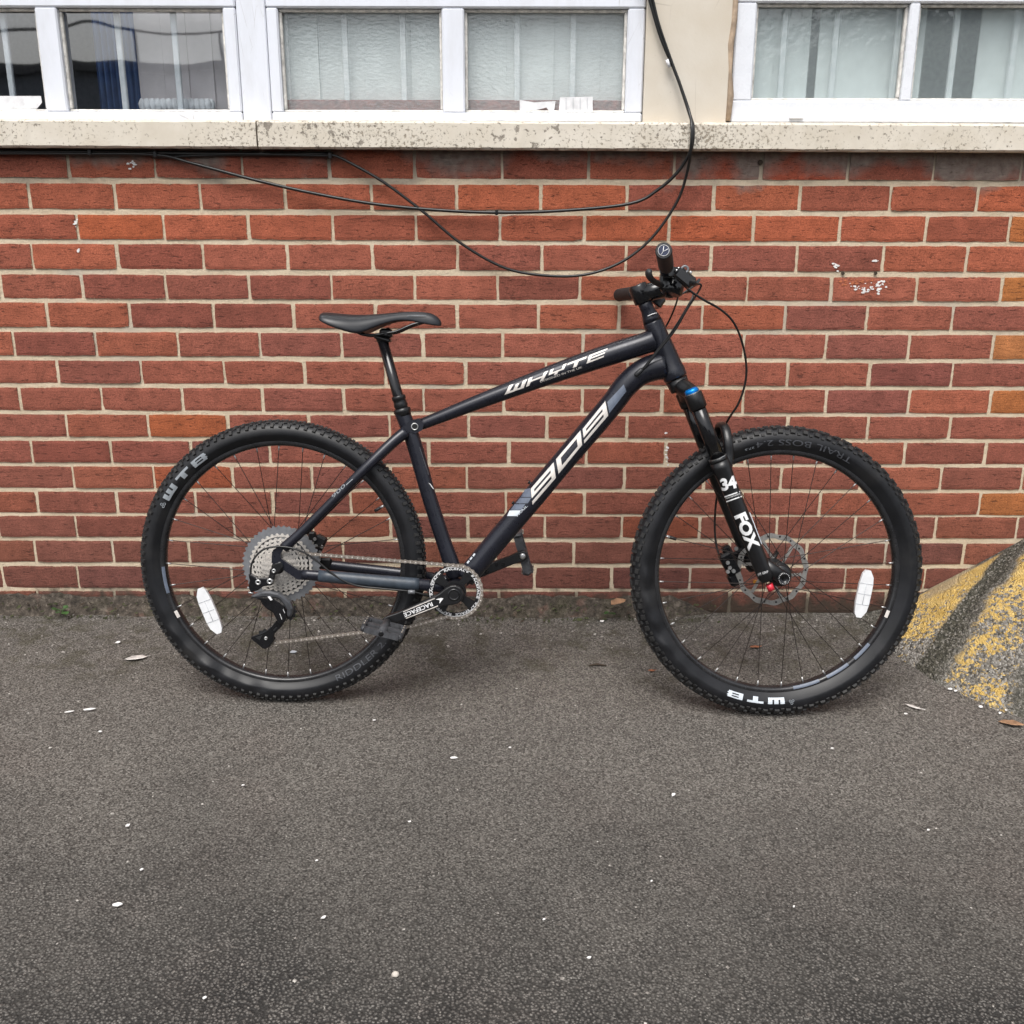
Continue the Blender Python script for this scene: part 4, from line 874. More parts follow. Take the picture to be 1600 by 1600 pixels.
def rot_about(P, c, s_):
    a = math.radians(66); ax = np.array([-math.cos(a), 0, math.sin(a)]); P = np.asarray(P, float)-c; cs_, sn = math.cos(s_), math.sin(s_)
    return P*cs_+np.cross(ax, P)*sn+np.outer(P@ax, ax)*(1-cs_)+c
def RZ(r): return .2975-(.2975-r)*.52
def make_wheel(front):
    c = FC if front else np.zeros(3); Dm = DF if front else DR
    kh = .0032 if front else .0024; rt = .0292 if front else .0280; rc = Dm/2-rt-kh; st = STEER if front else 0.0
    def fin(mb, name, mat, parent, label=None):
        if st: mb.v = [tuple(p) for p in rot_about(mb.v, c, st)]
        return part(mb, name, mat, parent, label)
    hub = MB(); hw = .050 if front else .066
    fl = (-.030, .024) if front else (-.018, .034)
    hub.lathe([(-hw, .0095), (-hw+.006, .0105), (-hw+.008, .014), (fl[0]-.003, .016), (fl[0]-.002, .029), (fl[0]+.002, .029), (fl[0]+.005, .015), (fl[1]-.005, .015), (fl[1]-.002, .029), (fl[1]+.002, .029), (fl[1]+.003, .020), (hw, .012)], c, (0, 1, 0), 28)
    wh = fin(hub, 'wheel', 'black', None, 'front wheel with knobbly tyre and disc brake rotor' if front else 'rear wheel with wide range cassette')
    # rim
    m = MB(); prof = [(.2975, -.0150), (.2975, -.0135), (.2900, -.0132), (.2850, -.0125), (.2780, -.0090), (.2755, -.0045), (.2750, 0), (.2755, .0045), (.2780, .0090), (.2850, .0125), (.2900, .0132), (.2975, .0135), (.2975, .0150), (.2890, .0152), (.2840, .0148), (.2768, .0108), (.2738, .0050), (.2732, 0), (.2738, -.0050), (.2768, -.0108), (.2840, -.0148), (.2890, -.0152), (.2975, -.0150)]
    prof = [(RZ(r), y) for r, y in prof]; toroid(m, c, prof, 144); fin(m, 'rim', 'rim', wh)
    # tyre casing, softly rucked low on the sidewall
    ph = random.uniform(0, 6)
    def ruck(th, r, y):
        dg = math.degrees(th) % 360; mid_ = 200 if front else 238; low = max(0, 1-((dg-mid_)/38)**2)
        k = math.exp(-((r-rc+.004)/.012)**2); return r, y*(1+.15*low*k*math.sin(th*27+ph+60*(r-rc))*math.sin(th*7+ph))
    m = MB(); toroid(m, c, [(.2955, -.0125)]+tyre_section(rc, rt)[2:-2]+[(.2955, .0125)], 240, ruck); fin(m, 'tyre', 'tyre', wh)
    # tread knobs
    m = MB(); N = 74 if front else 104
    def knob(th, a, w_, l_, hh, tw=0.0):
        ca, sa = math.cos(a), math.sin(a); r = rc+rt*ca; y = rt*sa; nr = np.array([ca*math.cos(th), sa, ca*math.sin(th)]); tg = np.array([-math.sin(th), 0, math.cos(th)]); sd = np.cross(nr, tg)
        o = np.array([c[0]+r*math.cos(th), c[1]+y, c[2]+r*math.sin(th)]); cw, sw = math.cos(tw), math.sin(tw); t2 = tg*cw+sd*sw; s2 = sd*cw-tg*sw; V = []
        for (dn, sc) in ((-.0015, 1.0), (hh, .82)):
            for (u, w2) in ((-1, -1), (1, -1), (1, 1), (-1, 1)): V.append(o+nr*dn+t2*u*l_/2*sc+s2*w2*w_/2*sc)
        m.add(V, [(4, 5, 6, 7), (0, 1, 5, 4), (1, 2, 6, 5), (2, 3, 7, 6), (3, 0, 4, 7)])
    for i in range(N):
        th = 2*PI*i/N; d = 2*PI/N; jr = random.uniform(-.03, .03)
        if front:
            for sg in (-1, 1):
                knob(th+jr*d, sg*.92, .011, .0125, kh+.0015, sg*.1); knob(th+d*.5, sg*1.10, .006, .0085, kh*.8); knob(th+d*.45, sg*.52, .0095, .0095, kh+.0008, -sg*.2)
                knob(th+(0 if sg > 0 else .06*d), sg*.17, .0075, .0135, kh)
            if i % 2: knob(th+d*.5, 0, .010, .008, kh)
        else:
            for sg in (-1, 1):
                knob(th+jr*d, sg*.95, .0125, .0082, kh+.0016, sg*.15); knob(th+d*.5, sg*.62, .006, .0085, kh+.0003, -sg*.3); knob(th, sg*.36, .006, .0075, kh)
            knob(th+d*.5, .09 if i % 2 else -.09, .0085, .0075, kh)
    fin(m, 'tread', 'knob', wh)
    # spokes: 32, three-cross
    for side, yf in ((0, fl[0]), (1, fl[1])):
        for k in range(16):
            for _ in (0,):
                lead = 1 if k % 2 else -1; a0 = 2*PI*(k+.5*side)/16+(.10 if front else .03); a1 = a0+lead*math.radians(62)*1.0
                ra = 2*PI*(2*k+side)/32+(.10 if front else .03)
                hb = np.array([c[0]+.0265*math.cos(ra-lead*1.12), c[1]+yf+(.0025 if k % 4 < 2 else -.0025), c[2]+.0265*math.sin(ra-lead*1.12)])
                rm_ = np.array([c[0]+.2862*math.cos(ra), c[1]+(-.003 if side == 0 else .003), c[2]+.2862*math.sin(ra)])
                m = MB(); m.tube([hb, rm_], .00098, 5, None, (0, 1, 0), False); fin(m, 'spoke', 'spoke', wh)
                dd_ = (rm_-hb)/np.linalg.norm(rm_-hb); m = MB(); m.tube([rm_-dd_*.012, rm_+dd_*.001], [.0017, .0022], 6); fin(m, 'nipple', 'nipple', wh)
    # valve
    va = math.radians(163 if front else 31); e = np.array([math.cos(va), 0, math.sin(va)])
    m = MB(); m.tube([c+e*.286, c+e*.273], .0032, 8); fin(m, 'valve_stem', 'nipple', wh); m = MB(); m.tube([c+e*.274, c+e*.258], .0038, 8); fin(m, 'valve_cap', 'plastic', wh)
    # reflector on the spokes
    (ax_, ay_), (bx_, by_) = ((1357.5, 891), (1342, 964.5)) if front else ((312, 919), (342, 989.5))
    A, B_ = bk(ax_, ay_, -.022), bk(bx_, by_, -.022); L = B_-A; Ln = np.linalg.norm(L); L /= Ln; n_ = np.cross(L, (0, 1, 0)); mid = (A+B_)/2; out = mid-c; 
    if n_@out < 0: n_ = -n_
    hwid = .0165; pl = [(-.5, -.45), (-.5, .25), (-.36, .85), (-.2, 1.0), (.2, 1.0), (.36, .85), (.5, .25), (.5, -.45), (.42, -.80), (.2, -1.0), (-.2, -1.0), (-.42, -.80)]
    ref_V = [mid+L*u*Ln+n_*w_*hwid for u, w_ in pl]; nn = len(pl)
    m = MB(); m.add([p+[0, -.004, 0] for p in ref_V]+[p+[0, .005, 0] for p in ref_V], [tuple(range(nn)), tuple(range(2*nn-1, nn-1, -1))]+[(i, i+nn, (i+1) % nn+nn, (i+1) % nn) for i in range(nn)])
    part(m, 'reflector', 'reflector', wh, 'white spoke reflector')
    m = MB()
    for a_, b_ in (((-.22, -.95), (-.22, .95)), ((.22, -.95), (.22, .95)), ((0, -.95), (0, .95)), ((-.22, 0), (.22, 0))):
        P0 = mid+L*a_[0]*Ln+n_*a_[1]*hwid+[0, -.0045, 0]; P1 = mid+L*b_[0]*Ln+n_*b_[1]*hwid+[0, -.0045, 0]; m.tube([P0, P1], .0006, 4)
    part(m, 'reflector_line', 'reflector_line', wh)
    # sidewall lettering: angles measured from the pixel positions
    def ang(px, py): p = bk(px, py, -rt); return math.degrees(math.atan2(p[2]-c[2], p[0]-c[0]))
    m = MB(); o_ = MB()
    if front:
        polar_glyphs(m, c, 'WTB', ang(1225, 1098), ang(1133, 1086), rc-.016, rc-.001, rc, rt)
        fin(m, 'tyre_lettering', 'pale_blue', wh)
        polar_text(o_, c, 'TRAIL BOSS 2.4', ang(1331, 722), ang(1181, 694), rc-.014, rc+.000, rc, rt, False, 0)
        fin(o_, 'tyre_model_lettering', 'dim_decal', wh); q_ = MB(); polar_text(q_, c, '27.5', ang(1178, 697), ang(1163, 700), rc-.014, rc-.009, rc, rt, False); fin(q_, 'size_lettering', 'grey_decal', wh)
        lg = ang(1236, 1097)
    else:
        a0 = ang(262, 782); a1 = ang(323, 712); 
        if a0 < 0: a0 += 360
        polar_glyphs(m, c, 'WTB', a0, a1, rc-.012, rc+.005, rc, rt); fin(m, 'tyre_lettering', 'grey_decal', wh)
        polar_text(o_, c, 'RIDDLER 2.', ang(526, 1062), ang(603, 1004), rc-.015, rc-.001, rc, rt, False, 0); fin(o_, 'tyre_model_lettering', 'dim_decal', wh); lg = ang(257, 790)
    m = MB()
    for dx_, dy_ in ((0, .004), (-.0035, -.002), (.0035, -.002)):
        th = math.radians(lg); r = rc-.004; e = np.array([math.cos(th), 0, math.sin(th)]); tg = np.array([-math.sin(th), 0, math.cos(th)])
        cc = c+e*(r+dy_)+tg*dx_; yy = -math.sqrt(rt*rt-(r+dy_-rc)**2)-.0008; m.ring(cc+[0, yy, 0], .0032, .0020, -.0003, .0003, 12)
    fin(m, 'tyre_logo', 'grey_decal', wh)
    (px_, py_) = (1382, 958.5) if front else (282, 957); a_ = bk(px_, py_, -.016); th = math.atan2(a_[2]-c[2], a_[0]-c[0]); e = np.array([math.cos(th), 0, math.sin(th)]); tg = np.array([-math.sin(th), 0, math.cos(th)])
    P = [c+e*r+tg*w_+[0, y, 0] for (r, y) in ((RZ(.2772), -.0122), (RZ(.2842), -.0158), (RZ(.2905), -.0161)) for w_ in (-.009, .009)]
    m = MB(); m.add(P, [(0, 1, 3, 2), (2, 3, 5, 4)]); fin(m, 'rim_sticker', 'silver', wh)
    return wh, fin, c, rc, rt
rear, fin_r, *_ = make_wheel(False)
front, fin_f, cf, *_ = make_wheel(True)
# rim decal strips (blue-grey) on the front rim
def rim_strip(c, fin, wh, t0, t1):
    m = MB(); n = 24; V = []
    for i in range(n+1):
        th = math.radians(t0+(t1-t0)*i/n)
        for r, y in ((RZ(.2772), -.0121), (RZ(.2842), -.0156), (RZ(.2905), -.0159)): V.append((c[0]+r*math.cos(th), c[1]+y, c[2]+r*math.sin(th)))
    m.add(V, [(3*i+k, 3*i+k+1, 3*i+k+4, 3*i+k+3) for i in range(n) for k in (0, 1)], True); fin(m, 'rim_decal', 'slate', wh)
for t0, t1 in ((-79, -66), (-62, -50), (-46, -36)): rim_strip(cf, fin_f, front, t0, t1)
rim_strip(np.zeros(3), fin_r, rear, 183, 196)
# brake rotors
def rotor(c, y, R_, fin, wh):
    m = MB(); m.ring(c+np.array([0, y, 0]), lambda a: R_+.0018*math.sin(a*12), lambda a: R_-.0125+.0016*math.sin(a*12+1), -.0009, .0009, 144)
    for k in range(6):
        a0 = 2*PI*k/6+.3; a1 = a0+.55; p0 = np.array([.022*math.cos(a0), .022*math.sin(a0)]); p1 = np.array([(R_-.014)*math.cos(a1), (R_-.014)*math.sin(a1)])
        d = (p1-p0)/np.linalg.norm(p1-p0); n_ = np.array([-d[1], d[0]]); q = [p0+n_*.004, p1+n_*.0075, p1-n_*.001, p0-n_*.002]
        m.prism([(c[0]+u, c[2]+v_) for u, v_ in q], c[1]+y-.0007, c[1]+y+.0007)
    m.ring(c+np.array([0, y, 0]), .027, .018, -.0012, .0012, 32)
    ro = fin(m, 'brake_rotor', 'rotor', wh)
    m = MB()
    for k in range(18):
        a = 2*PI*k/18; cc = c+np.array([(R_-.006)*math.cos(a), y, (R_-.006)*math.sin(a)]); m.lathe([(-.0012, .0026), (.0012, .0026)], cc, (0, 1, 0), 8)
    fin(m, 'rotor_hole', 'black', wh)
rotor(cf, .034, .089, fin_f, front); rotor(np.zeros(3), .046, .080, fin_r, rear)
# hub end with ring of dots on the front
m = MB(); m.lathe([(0, .0245), (.004, .0255), (.010, .0250), (.013, .020), (.013, .016), (.020, .0145), (.022, .012)], cf+[0, -.036, 0], (0, -1, 0), 32); fin_f(m, 'hub_cap', 'black', front)
# cassette
TE = [46, 37, 32, 28, 24, 21, 19, 17, 15, 13, 11]
for i, z_ in enumerate(TE):
    r = z_*.0127/(2*PI); y = -.0235-i*.0037
    def ro_(a, r=r, z_=z_):
        s_ = math.cos(a*z_); return r+.0026*max(-.75, min(.75, s_*1.5))
    m = MB(); m.ring(np.array([0, y, 0]), ro_, max(.012, r-(.0068 if i else .020)), -.0009, .0009, z_*8)
    fin_r(m, 'sprocket', 'greycog' if i == 0 else 'nickel', rear)
m = MB(); m.lathe([(-.061, .010), (-.060, .0165)]+[(-.0235-i*.0037+.0016, max(.0165, TE[i]*.0127/(2*PI)-(.0052 if i else .018))) for i in range(10, -1, -1)]+[(-.0195, .030)], (0, 0, 0), (0, 1, 0), 40); fin_r(m, 'carrier_gap_shade', 'black', rear)  # carrier cone in black, painting shade into the gaps between sprockets
# ---- cranks, chainring, pedals
BBn = bx(710.5, 928, -.083); YC = -.052
cr_c = np.array([BB[0], YC, BB[2]])
rr = 32*.0127/(2*PI)
m = MB(); m.ring(cr_c, lambda a: rr+.0026*max(-.7, min(.7, 1.5*math.cos(a*32))), .0515, -.0014, .0014, 256)
for k in range(4):
    a = PI/4+PI/2*k+.12; e = np.array([math.cos(a), 0, math.sin(a)]); tg = np.array([-math.sin(a), 0, math.cos(a)])
    q = [cr_c+e*.012+tg*.013, cr_c+e*.030+tg*.0075, cr_c+e*.054+tg*.013, cr_c+e*.054-tg*.013, cr_c+e*.030-tg*.0075, cr_c+e*.012-tg*.013]
    m.prism([(p[0], p[2]) for p in q], YC-.003, YC+.003)
m.ring(cr_c, .027, .012, -.006, .004, 32)
ring = part(m, 'chainring', 'black')
m = MB()
for k in range(5):
    V, Fc, asp = text_mesh('RACEFACE', .015, 0)
    P = []
    for u, v in V:
        th = math.radians(118-72*k-62*u); r = .0530+.0062*v; P.append((cr_c[0]+r*math.cos(th), YC-.0019, cr_c[2]+r*math.sin(th)))
    m.add(P, Fc)
part(m, 'ring_lettering', 'white_decal', ring)
m = MB(); m.ring(cr_c, .0612, .0600, -.0018, -.0012, 96); part(m, 'ring_edge', 'white_decal', ring)
def crank(near):
    y0, y1 = (-.088, -.072) if near else (.072, .088)
    yc = y0 if near else y1
    A = np.array([BB[0], yc, BB[2]]) ; E = bx(605, 972, -.088) if near else bx(816.6, 868.6, .075)
    d = (E-A)[[0, 2]]; L = np.linalg.norm(d); d /= L; n_ = np.array([-d[1], d[0]])
    prof = [(-.022, .009), (-.012, .020), (0, .0235), (.014, .0215), (.030, .0165), (.055, .0135), (L-.03, .0118), (L-.006, .0135), (L+.006, .0125), (L+.013, .007)]
    up = [(s_, w_) for s_, w_ in prof]; dn = [(s_, -w_) for s_, w_ in prof[::-1]]
    P = [A[[0, 2]]+d*s_+n_*w_ for s_, w_ in up+dn]
    m = MB(); m.prism([tuple(p) for p in P], y0, y1); o = part(m, 'crank_arm', 'black')
    bv = o.modifiers.new('bev', 'BEVEL'); bv.width = .003; bv.segments = 2
    return o, A, E, d, n_, L
ck, A, E, d, n_, L = crank(True)
def on_arm(s_, w_, y=-.0893): p = A[[0, 2]]+d*s_+n_*w_; return (p[0], y, p[1])
for w_ in (.0098, -.0098):
    m = MB(); m.add([on_arm(.045, w_+.0012), on_arm(L-.045, w_*.86+.0010), on_arm(L-.045, w_*.86-.0010), on_arm(.045, w_-.0012)], [(0, 1, 2, 3)]); part(m, 'crank_highlight', 'silver', ck)  # highlights of the arm's chamfered edges, painted on as silver strips
V, Fc, asp = text_mesh('RACEFACE', .02, 0); m = MB(); m.add([on_arm(.055+.073*u, (v-.5)*.0105*(1 if n_[1] < 0 else 1)) for u, v in V], Fc); part(m, 'crank_lettering', 'white_decal', ck)
m = MB(); m.add([on_arm(.026, -.002), on_arm(.040, .006), on_arm(.036, -.001), on_arm(.044, -.007), on_arm(.030, -.005)], [(0, 1, 2, 3, 4)]); part(m, 'crank_logo', 'white_decal', ck)
m = MB(); m.lathe([(-.003, .0150), (.001, .0148), (.0012, .011), (-.002, .0085), (-.002, .0060)], (A[0], -.088, A[2]), (0, -1, 0), 24, False); m.lathe([(-.003, .006), (-.001, .006)], (A[0], -.088, A[2]), (0, -1, 0), 6); part(m, 'crank_bolt', 'gloss', ck)
m = MB(); m.lathe([(0, .0078), (.002, .0078), (.004, .006)], (E[0], -.0885, E[2]), (0, -1, 0), 18); part(m, 'pedal_washer', 'alloy', ck)
def pedal(E, tilt, near):
    sg = -1 if near else 1; yo = E[1]+sg*.010; ct, st = math.cos(tilt), math.sin(tilt)
    k_ = 1.0 if near else 1.12
    fx = lambda u, y, w_: np.array([E[0]+u*k_*ct-w_*st, yo+sg*y, E[2]+u*k_*st+w_*ct])
    m = MB()
    def slab(u0, u1, y0, y1, w0, w1):
        P = [fx(u, y, w_) for u in (u0, u1) for y in (y0, y1) for w_ in (w0, w1)]
        m.add(P, [(0, 1, 3, 2), (4, 6, 7, 5), (0, 4, 5, 1), (2, 3, 7, 6), (0, 2, 6, 4), (1, 5, 7, 3)])
    h_ = .0085 if near else .0130
    slab(-.048, -.040, .016, .086, -h_, h_); slab(.040, .048, .016, .086, -h_, h_)          # front and rear rails
    slab(-.040, .040, .088, .097, -h_*.8, h_*.8); slab(-.040, .040, .006, .014, -h_*.8, h_*.8)   # outer and inner bridge
    for s1 in (-1, 1):                                                                            # chamfered corners
        for ya, yb in (((.086), (.0925)), ((.016), (.010))):
            P = [fx(s1*.044, ya, w_) for w_ in (-h_, h_)]; Q = [fx(s1*.036, yb, w_) for w_ in (-h_, h_)]
            m.tube([fx(s1*.044, ya, 0), fx(s1*.038, yb, 0)], h_*.85, 6)
    m.tube([fx(0, -.004, 0), fx(0, .094, 0)], [.0105, .0095], 14)
    slab(-.042, .042, .042, .058, -h_*.6, h_*.6)
    o = part(m, 'pedal', 'pedal', None, 'scuffed black flat pedal')
    m = MB()
    for u in (-.044, .044):
        for y in (.022, .040, .062, .080):
            for w_ in (-1, 1): m.tube([fx(u, y, w_*h_), fx(u, y, w_*(h_+.0035))], .0018, 6)
    part(m, 'pedal_pin', 'chain', o)
    m = MB(); m.lathe([(0, .0062), (.0015, .0062), (.0018, .004)], fx(0, .0965, 0), (0, sg, 0), 14); part(m, 'pedal_cap', 'gloss', o)
pedal(E, math.radians(-13), True)
ck2, A2, E2, d2, n2, L2 = crank(False)
for s_, w_, r_ in ((.045, 0, .009), (.075, .004, .0055), (.075, -.005, .0055), (.105, .003, .005), (.12, -.003, .005)):
    p = A2[[0, 2]]+d2*s_+n2*w_; m = MB(); m.lathe([(0, r_), (.0006, r_)], (p[0], .0718, p[1]), (0, -1, 0), 14); part(m, 'crank_recess', 'gloss', ck2)
m = MB(); m.lathe([(0, .0078), (.003, .0074), (.0032, .003)], (E2[0], .0718, E2[2]), (0, -1, 0), 18); part(m, 'pedal_washer', 'alloy', ck2)
pedal(E2, math.radians(107), False)
# ---- chain
def chain_path():
    rr_ = rr; c2 = cr_c[[0, 2]]; up0 = bx(468, 864.5, -.043)[[0, 2]]; pts = [up0]
    top = bx(722, 884.5, -.05)[[0, 2]]; a0 = math.atan2(top[1]-c2[1], top[0]-c2[0]); bot = bx(700, 968, -.05)[[0, 2]]; a1 = math.atan2(bot[1]-c2[1], bot[0]-c2[0])
    th = a0; pts.append(c2+rr_*np.array([math.cos(a0), math.sin(a0)]))
    while th > a1: th -= .1; pts.append(c2+rr_*np.array([math.cos(th), math.sin(th)]))
    jp = bx(417, 998, -.05)[[0, 2]]
    for q in (bx(640, 979, -.05)[[0, 2]], bx(545, 990, -.05)[[0, 2]], bx(455, 1001, -.05)[[0, 2]], bx(425, 1004, -.05)[[0, 2]]): pts.append(q)
    pts += [jp+np.array([-.010, .000])*1.0, jp+np.array([-.006, .012])]
    pts += [bx(447, 968, -.05)[[0, 2]], bx(452, 955, -.05)[[0, 2]], bx(447, 945, -.046)[[0, 2]]]
    return np.array(pts)
CP = chain_path(); dd = np.r_[0, np.cumsum(np.linalg.norm(np.diff(CP, axis=0), axis=1))]; nl = int(dd[-1]/.0127)
def chain_y(s_): return np.interp(s_, [0, dd[1]*.98, dd[-5], dd[-1]], [-.040, YC, -.052, -.046])
m = MB(); pins = MB()
for i in range(nl):
    s0, s1 = i*.0127, (i+1)*.0127; p0 = np.array([np.interp(s0, dd, CP[:, 0]), np.interp(s0, dd, CP[:, 1])]); p1 = np.array([np.interp(s1, dd, CP[:, 0]), np.interp(s1, dd, CP[:, 1])])
    dv_ = (p1-p0)/(np.linalg.norm(p1-p0)+1e-9); nv = np.array([-dv_[1], dv_[0]]); y = chain_y(s0); off = .0027 if i % 2 else .0018
    shp = [(-.0036, .0020), (-.0015, .0041), (.0020, .0038), (.0063, .0027), (.0107, .0038), (.0142, .0041), (.0163, .0020)]
    poly = [p0+dv_*a+nv*b for a, b in shp]+[p0+dv_*a-nv*b for a, b in shp[::-1]]
    for sg in (-1, 1): m.prism([tuple(q) for q in poly], y+sg*off-.0005, y+sg*off+.0005)
    pins.lathe([(-.0037, .0018), (.0037, .0018)], (p0[0], y, p0[1]), (0, 1, 0), 7)
chain = part(m, 'chain', 'chain'); part(pins, 'chain_pin', 'nickel', chain)
# ---- rear derailleur
Z5 = lambda pts: zpx(pts, 10, 370, 810); Z6 = lambda pts: zpx(pts, 10, 380, 900)
m = MB(); m.prism(xz(Z5([(600, 700), (700, 680), (730, 760), (660, 850), (600, 880), (590, 960), (560, 1030), (480, 1030), (450, 960), (510, 900), (520, 800)]), -.075), -.080, -.072); der = part(m, 'rear_derailleur', 'black', None, 'black rear derailleur')
bvl = lambda o, w_=.002: setattr(o.modifiers.new('bev', 'BEVEL'), 'width', w_)
bvl(der)
m = MB(); m.prism(xz(Z5([(185, 860), (240, 880), (320, 930), (460, 930), (570, 950), (560, 1040), (430, 1050), (330, 1120), (220, 1150), (190, 1060), (210, 960)]), -.088), -.094, -.078); o = part(m, 'mounting_body', 'gloss', der); bvl(o)
m = MB(); m.prism(xz(Z6([(110, 312), (190, 280), (300, 236), (430, 232), (560, 262), (660, 330), (740, 400), (782, 500), (770, 590), (735, 650), (690, 620), (690, 530), (640, 440), (560, 350), (440, 330), (300, 330), (190, 345)]), -.094), -.102, -.080); o = part(m, 'linkage', 'greycog', der); bvl(o, .004)
MT['dergrey'] = simple('derailleur_grey', (.055, .057, .062, 1), .35, .3, .2, 60); o.data.materials[0] = MT['dergrey']
m = MB(); m.prism(xz(Z6([(190, 350), (330, 342), (470, 350), (560, 400), (650, 480), (690, 560), (690, 640), (640, 730), (560, 745), (520, 660), (470, 560), (380, 510), (300, 430), (280, 370)]), -.092), -.098, -.070); o = part(m, 'spring_body', 'gloss', der); bvl(o, .004)
m = MB(); m.prism(xz(Z6([(380, 322), (420, 318), (460, 372), (430, 384)]), -.103), -.1035, -.1022); part(m, 'derailleur_badge', 'white_decal', der)
m = MB(); m.prism(xz(Z6([(568, 590), (576, 590), (608, 676), (600, 678)]), -.0985), -.0988, -.098); m.prism(xz(Z6([(622, 520), (628, 520), (652, 580), (646, 582)]), -.0985), -.0988, -.098); part(m, 'derailleur_line', 'white_decal', der)
m = MB(); m.prism(xz(Z6([(520, 690), (640, 740), (600, 790), (500, 890), (480, 950), (485, 1010), (440, 1060), (400, 1110), (350, 1140), (300, 1120), (130, 980), (135, 940), (300, 885), (380, 840), (440, 790)]), -.062), -.066, -.060); o = part(m, 'pulley_cage', 'gloss', der); bvl(o, .0015)
m = MB(); m.prism(xz(Z6([(190, 960), (300, 920), (260, 1000)]), -.066), -.0668, -.0655); m.prism(xz(Z6([(470, 840), (520, 790), (530, 800), (480, 860)]), -.066), -.0668, -.0655); part(m, 'cage_window', 'plastic', der)
jw_c = bx(415.5, 997, -.05)
m = MB(); m.ring(jw_c, lambda a: .0215+.0022*math.cos(11*a), .004, -.003, .003, 88); part(m, 'jockey_wheel', 'plastic', der)
jw2 = bx(449, 955, -.048); m = MB(); m.ring(jw2, lambda a: .0215+.0022*math.cos(11*a), .004, -.003, .003, 88); part(m, 'jockey_wheel', 'plastic', der)
for (a, b), y, r_ in (((437, 882.2), -.0745, .0062), ((427.8, 892), -.0805, .0052), ((421.5, 908.5), -.0945, .0070), ((403.3, 910), -.0945, .0068), ((415.5, 997.3), -.0668, .0042)):
    p = bx(a, b, y); m = MB(); m.lathe([(-.004, r_), (.001, r_), (.0018, r_*.8), (.0018, r_*.42), (-.001, r_*.40)], p, (0, -1, 0), 18); part(m, 'hex_bolt', 'alloy', der)
for a, b in ((386.5, 918), (388, 925.5)):
    p = bx(a, b, -.088); m = MB(); m.tube([p, p+[.012, 0, -.002]], .0028, 8); part(m, 'barrel_screw', 'alloy', der)
def hose(name, pts, r=.0025, mat='hose', k=6, parent=None):
    m = MB(); m.tube(smooth_path([bk(a, b, y) for a, b, y in pts], k), r, 8); return part(m, name, mat, parent)
hose('gear_cable', [(391.5, 899, -.084), (393, 882, -.084), (400, 869, -.083), (412, 858.5, -.080), (428, 854.5, -.078), (444, 854.5, -.078), (462, 858, -.078), (480, 866, -.077), (497, 878, -.076), (515, 893, -.076), (535, 906.5, -.075), (560, 915.5, -.073), (600, 920, -.070), (640, 924, -.064), (665, 930, -.056), (690, 940, -.03)], .0024)
p = bx(643, 925, -.066); m = MB(); m.tube([p-[.008, 0, 0], p+[.008, 0, 0]], .0052, 8); part(m, 'cable_guide', 'greycog', frame)
# rear caliper behind the cassette
m = MB(); m.box(bx(498, 850, .058), (.030, .026, .046), [[.9, 0, .43], [0, 1, 0], [-.43, 0, .9]], .005); m.box(bx(488, 838, .05), (.018, .02, .024), None, .004); m.box(bx(505, 880, .06), (.045, .014, .028), None, .005); cal = part(m, 'rear_caliper', 'black')
for a, b in ((494, 853), (503, 854), (492, 842), (500, 863)): m = MB(); m.lathe([(0, .0045), (.004, .004)], bx(a, b, .042), (0, -1, 0), 10); part(m, 'caliper_bolt', 'alloy', cal)
# ---- headset, stem, handlebar
m = MB(); m.lathe([(0, .0225), (.010, .0205), (.030, .0160), (.031, .0165), (.046, .0165), (.047, .0158), (.055, .0158)], hd0, hax, 28); hs_ = part(m, 'headset', 'frame')
A_, B_ = bx(1012, 494, -.021), bx(1026, 489, -.019); m = MB(); m.tube([A_, (A_+B_)/2+[0, -.0022, .001], B_], .0013, 6); part(m, 'headset_mark', 'white_decal', hs_)
CLP = bx(1046, 449, 0); stc = bx(1001, 459, 0)
m = MB(); m.lathe([(-.022, .0200), (-.020, .0225), (.018, .0225), (.022, .0200)], stc, hax, 24); m.tube([stc+[.004, 0, 0], (stc+CLP)/2, CLP-[.006, 0, 0]], [.0225, .0205, .0235], 18, 1.0); m.lathe([(-.026, .0235), (-.024, .0255), (.024, .0255), (.026, .0235)], CLP, (0, 1, 0), 24)
stem = part(m, 'stem', 'gloss'); m = MB()
for dy in (-.012, .012):
    for dz in (-.016, .016): m.lathe([(0, .0034), (.006, .0034)], CLP+[.016, dy, dz], (1, 0, 0), 8)
part(m, 'stem_bolt', 'black', stem)
HW = .362; NE, FE = bx(1037, 391.5, -HW), bx(967.5, 461, HW)
def mixp(a, b, f): return a*(1-f)+b*f
bar_pts = [NE, mixp(NE, CLP, .30)+[0, 0, .002], mixp(NE, CLP, .52)+[.002, 0, .006], mixp(NE, CLP, .80)+[.002, 0, .004], CLP+[0, -.045, .001], CLP, CLP+[0, .045, .001], mixp(FE, CLP, .80)+[.002, 0, .004], mixp(FE, CLP, .52)+[.002, 0, .006], mixp(FE, CLP, .30)+[0, 0, .002], FE]
m = MB(); BP = smooth_path(bar_pts, 6); tcl = np.abs(BP[:, 1]); m.tube(BP, np.where(tcl < .05, .0155, .0112), 18, None, (0, 0, 1)); bar = part(m, 'handlebar', 'gloss')
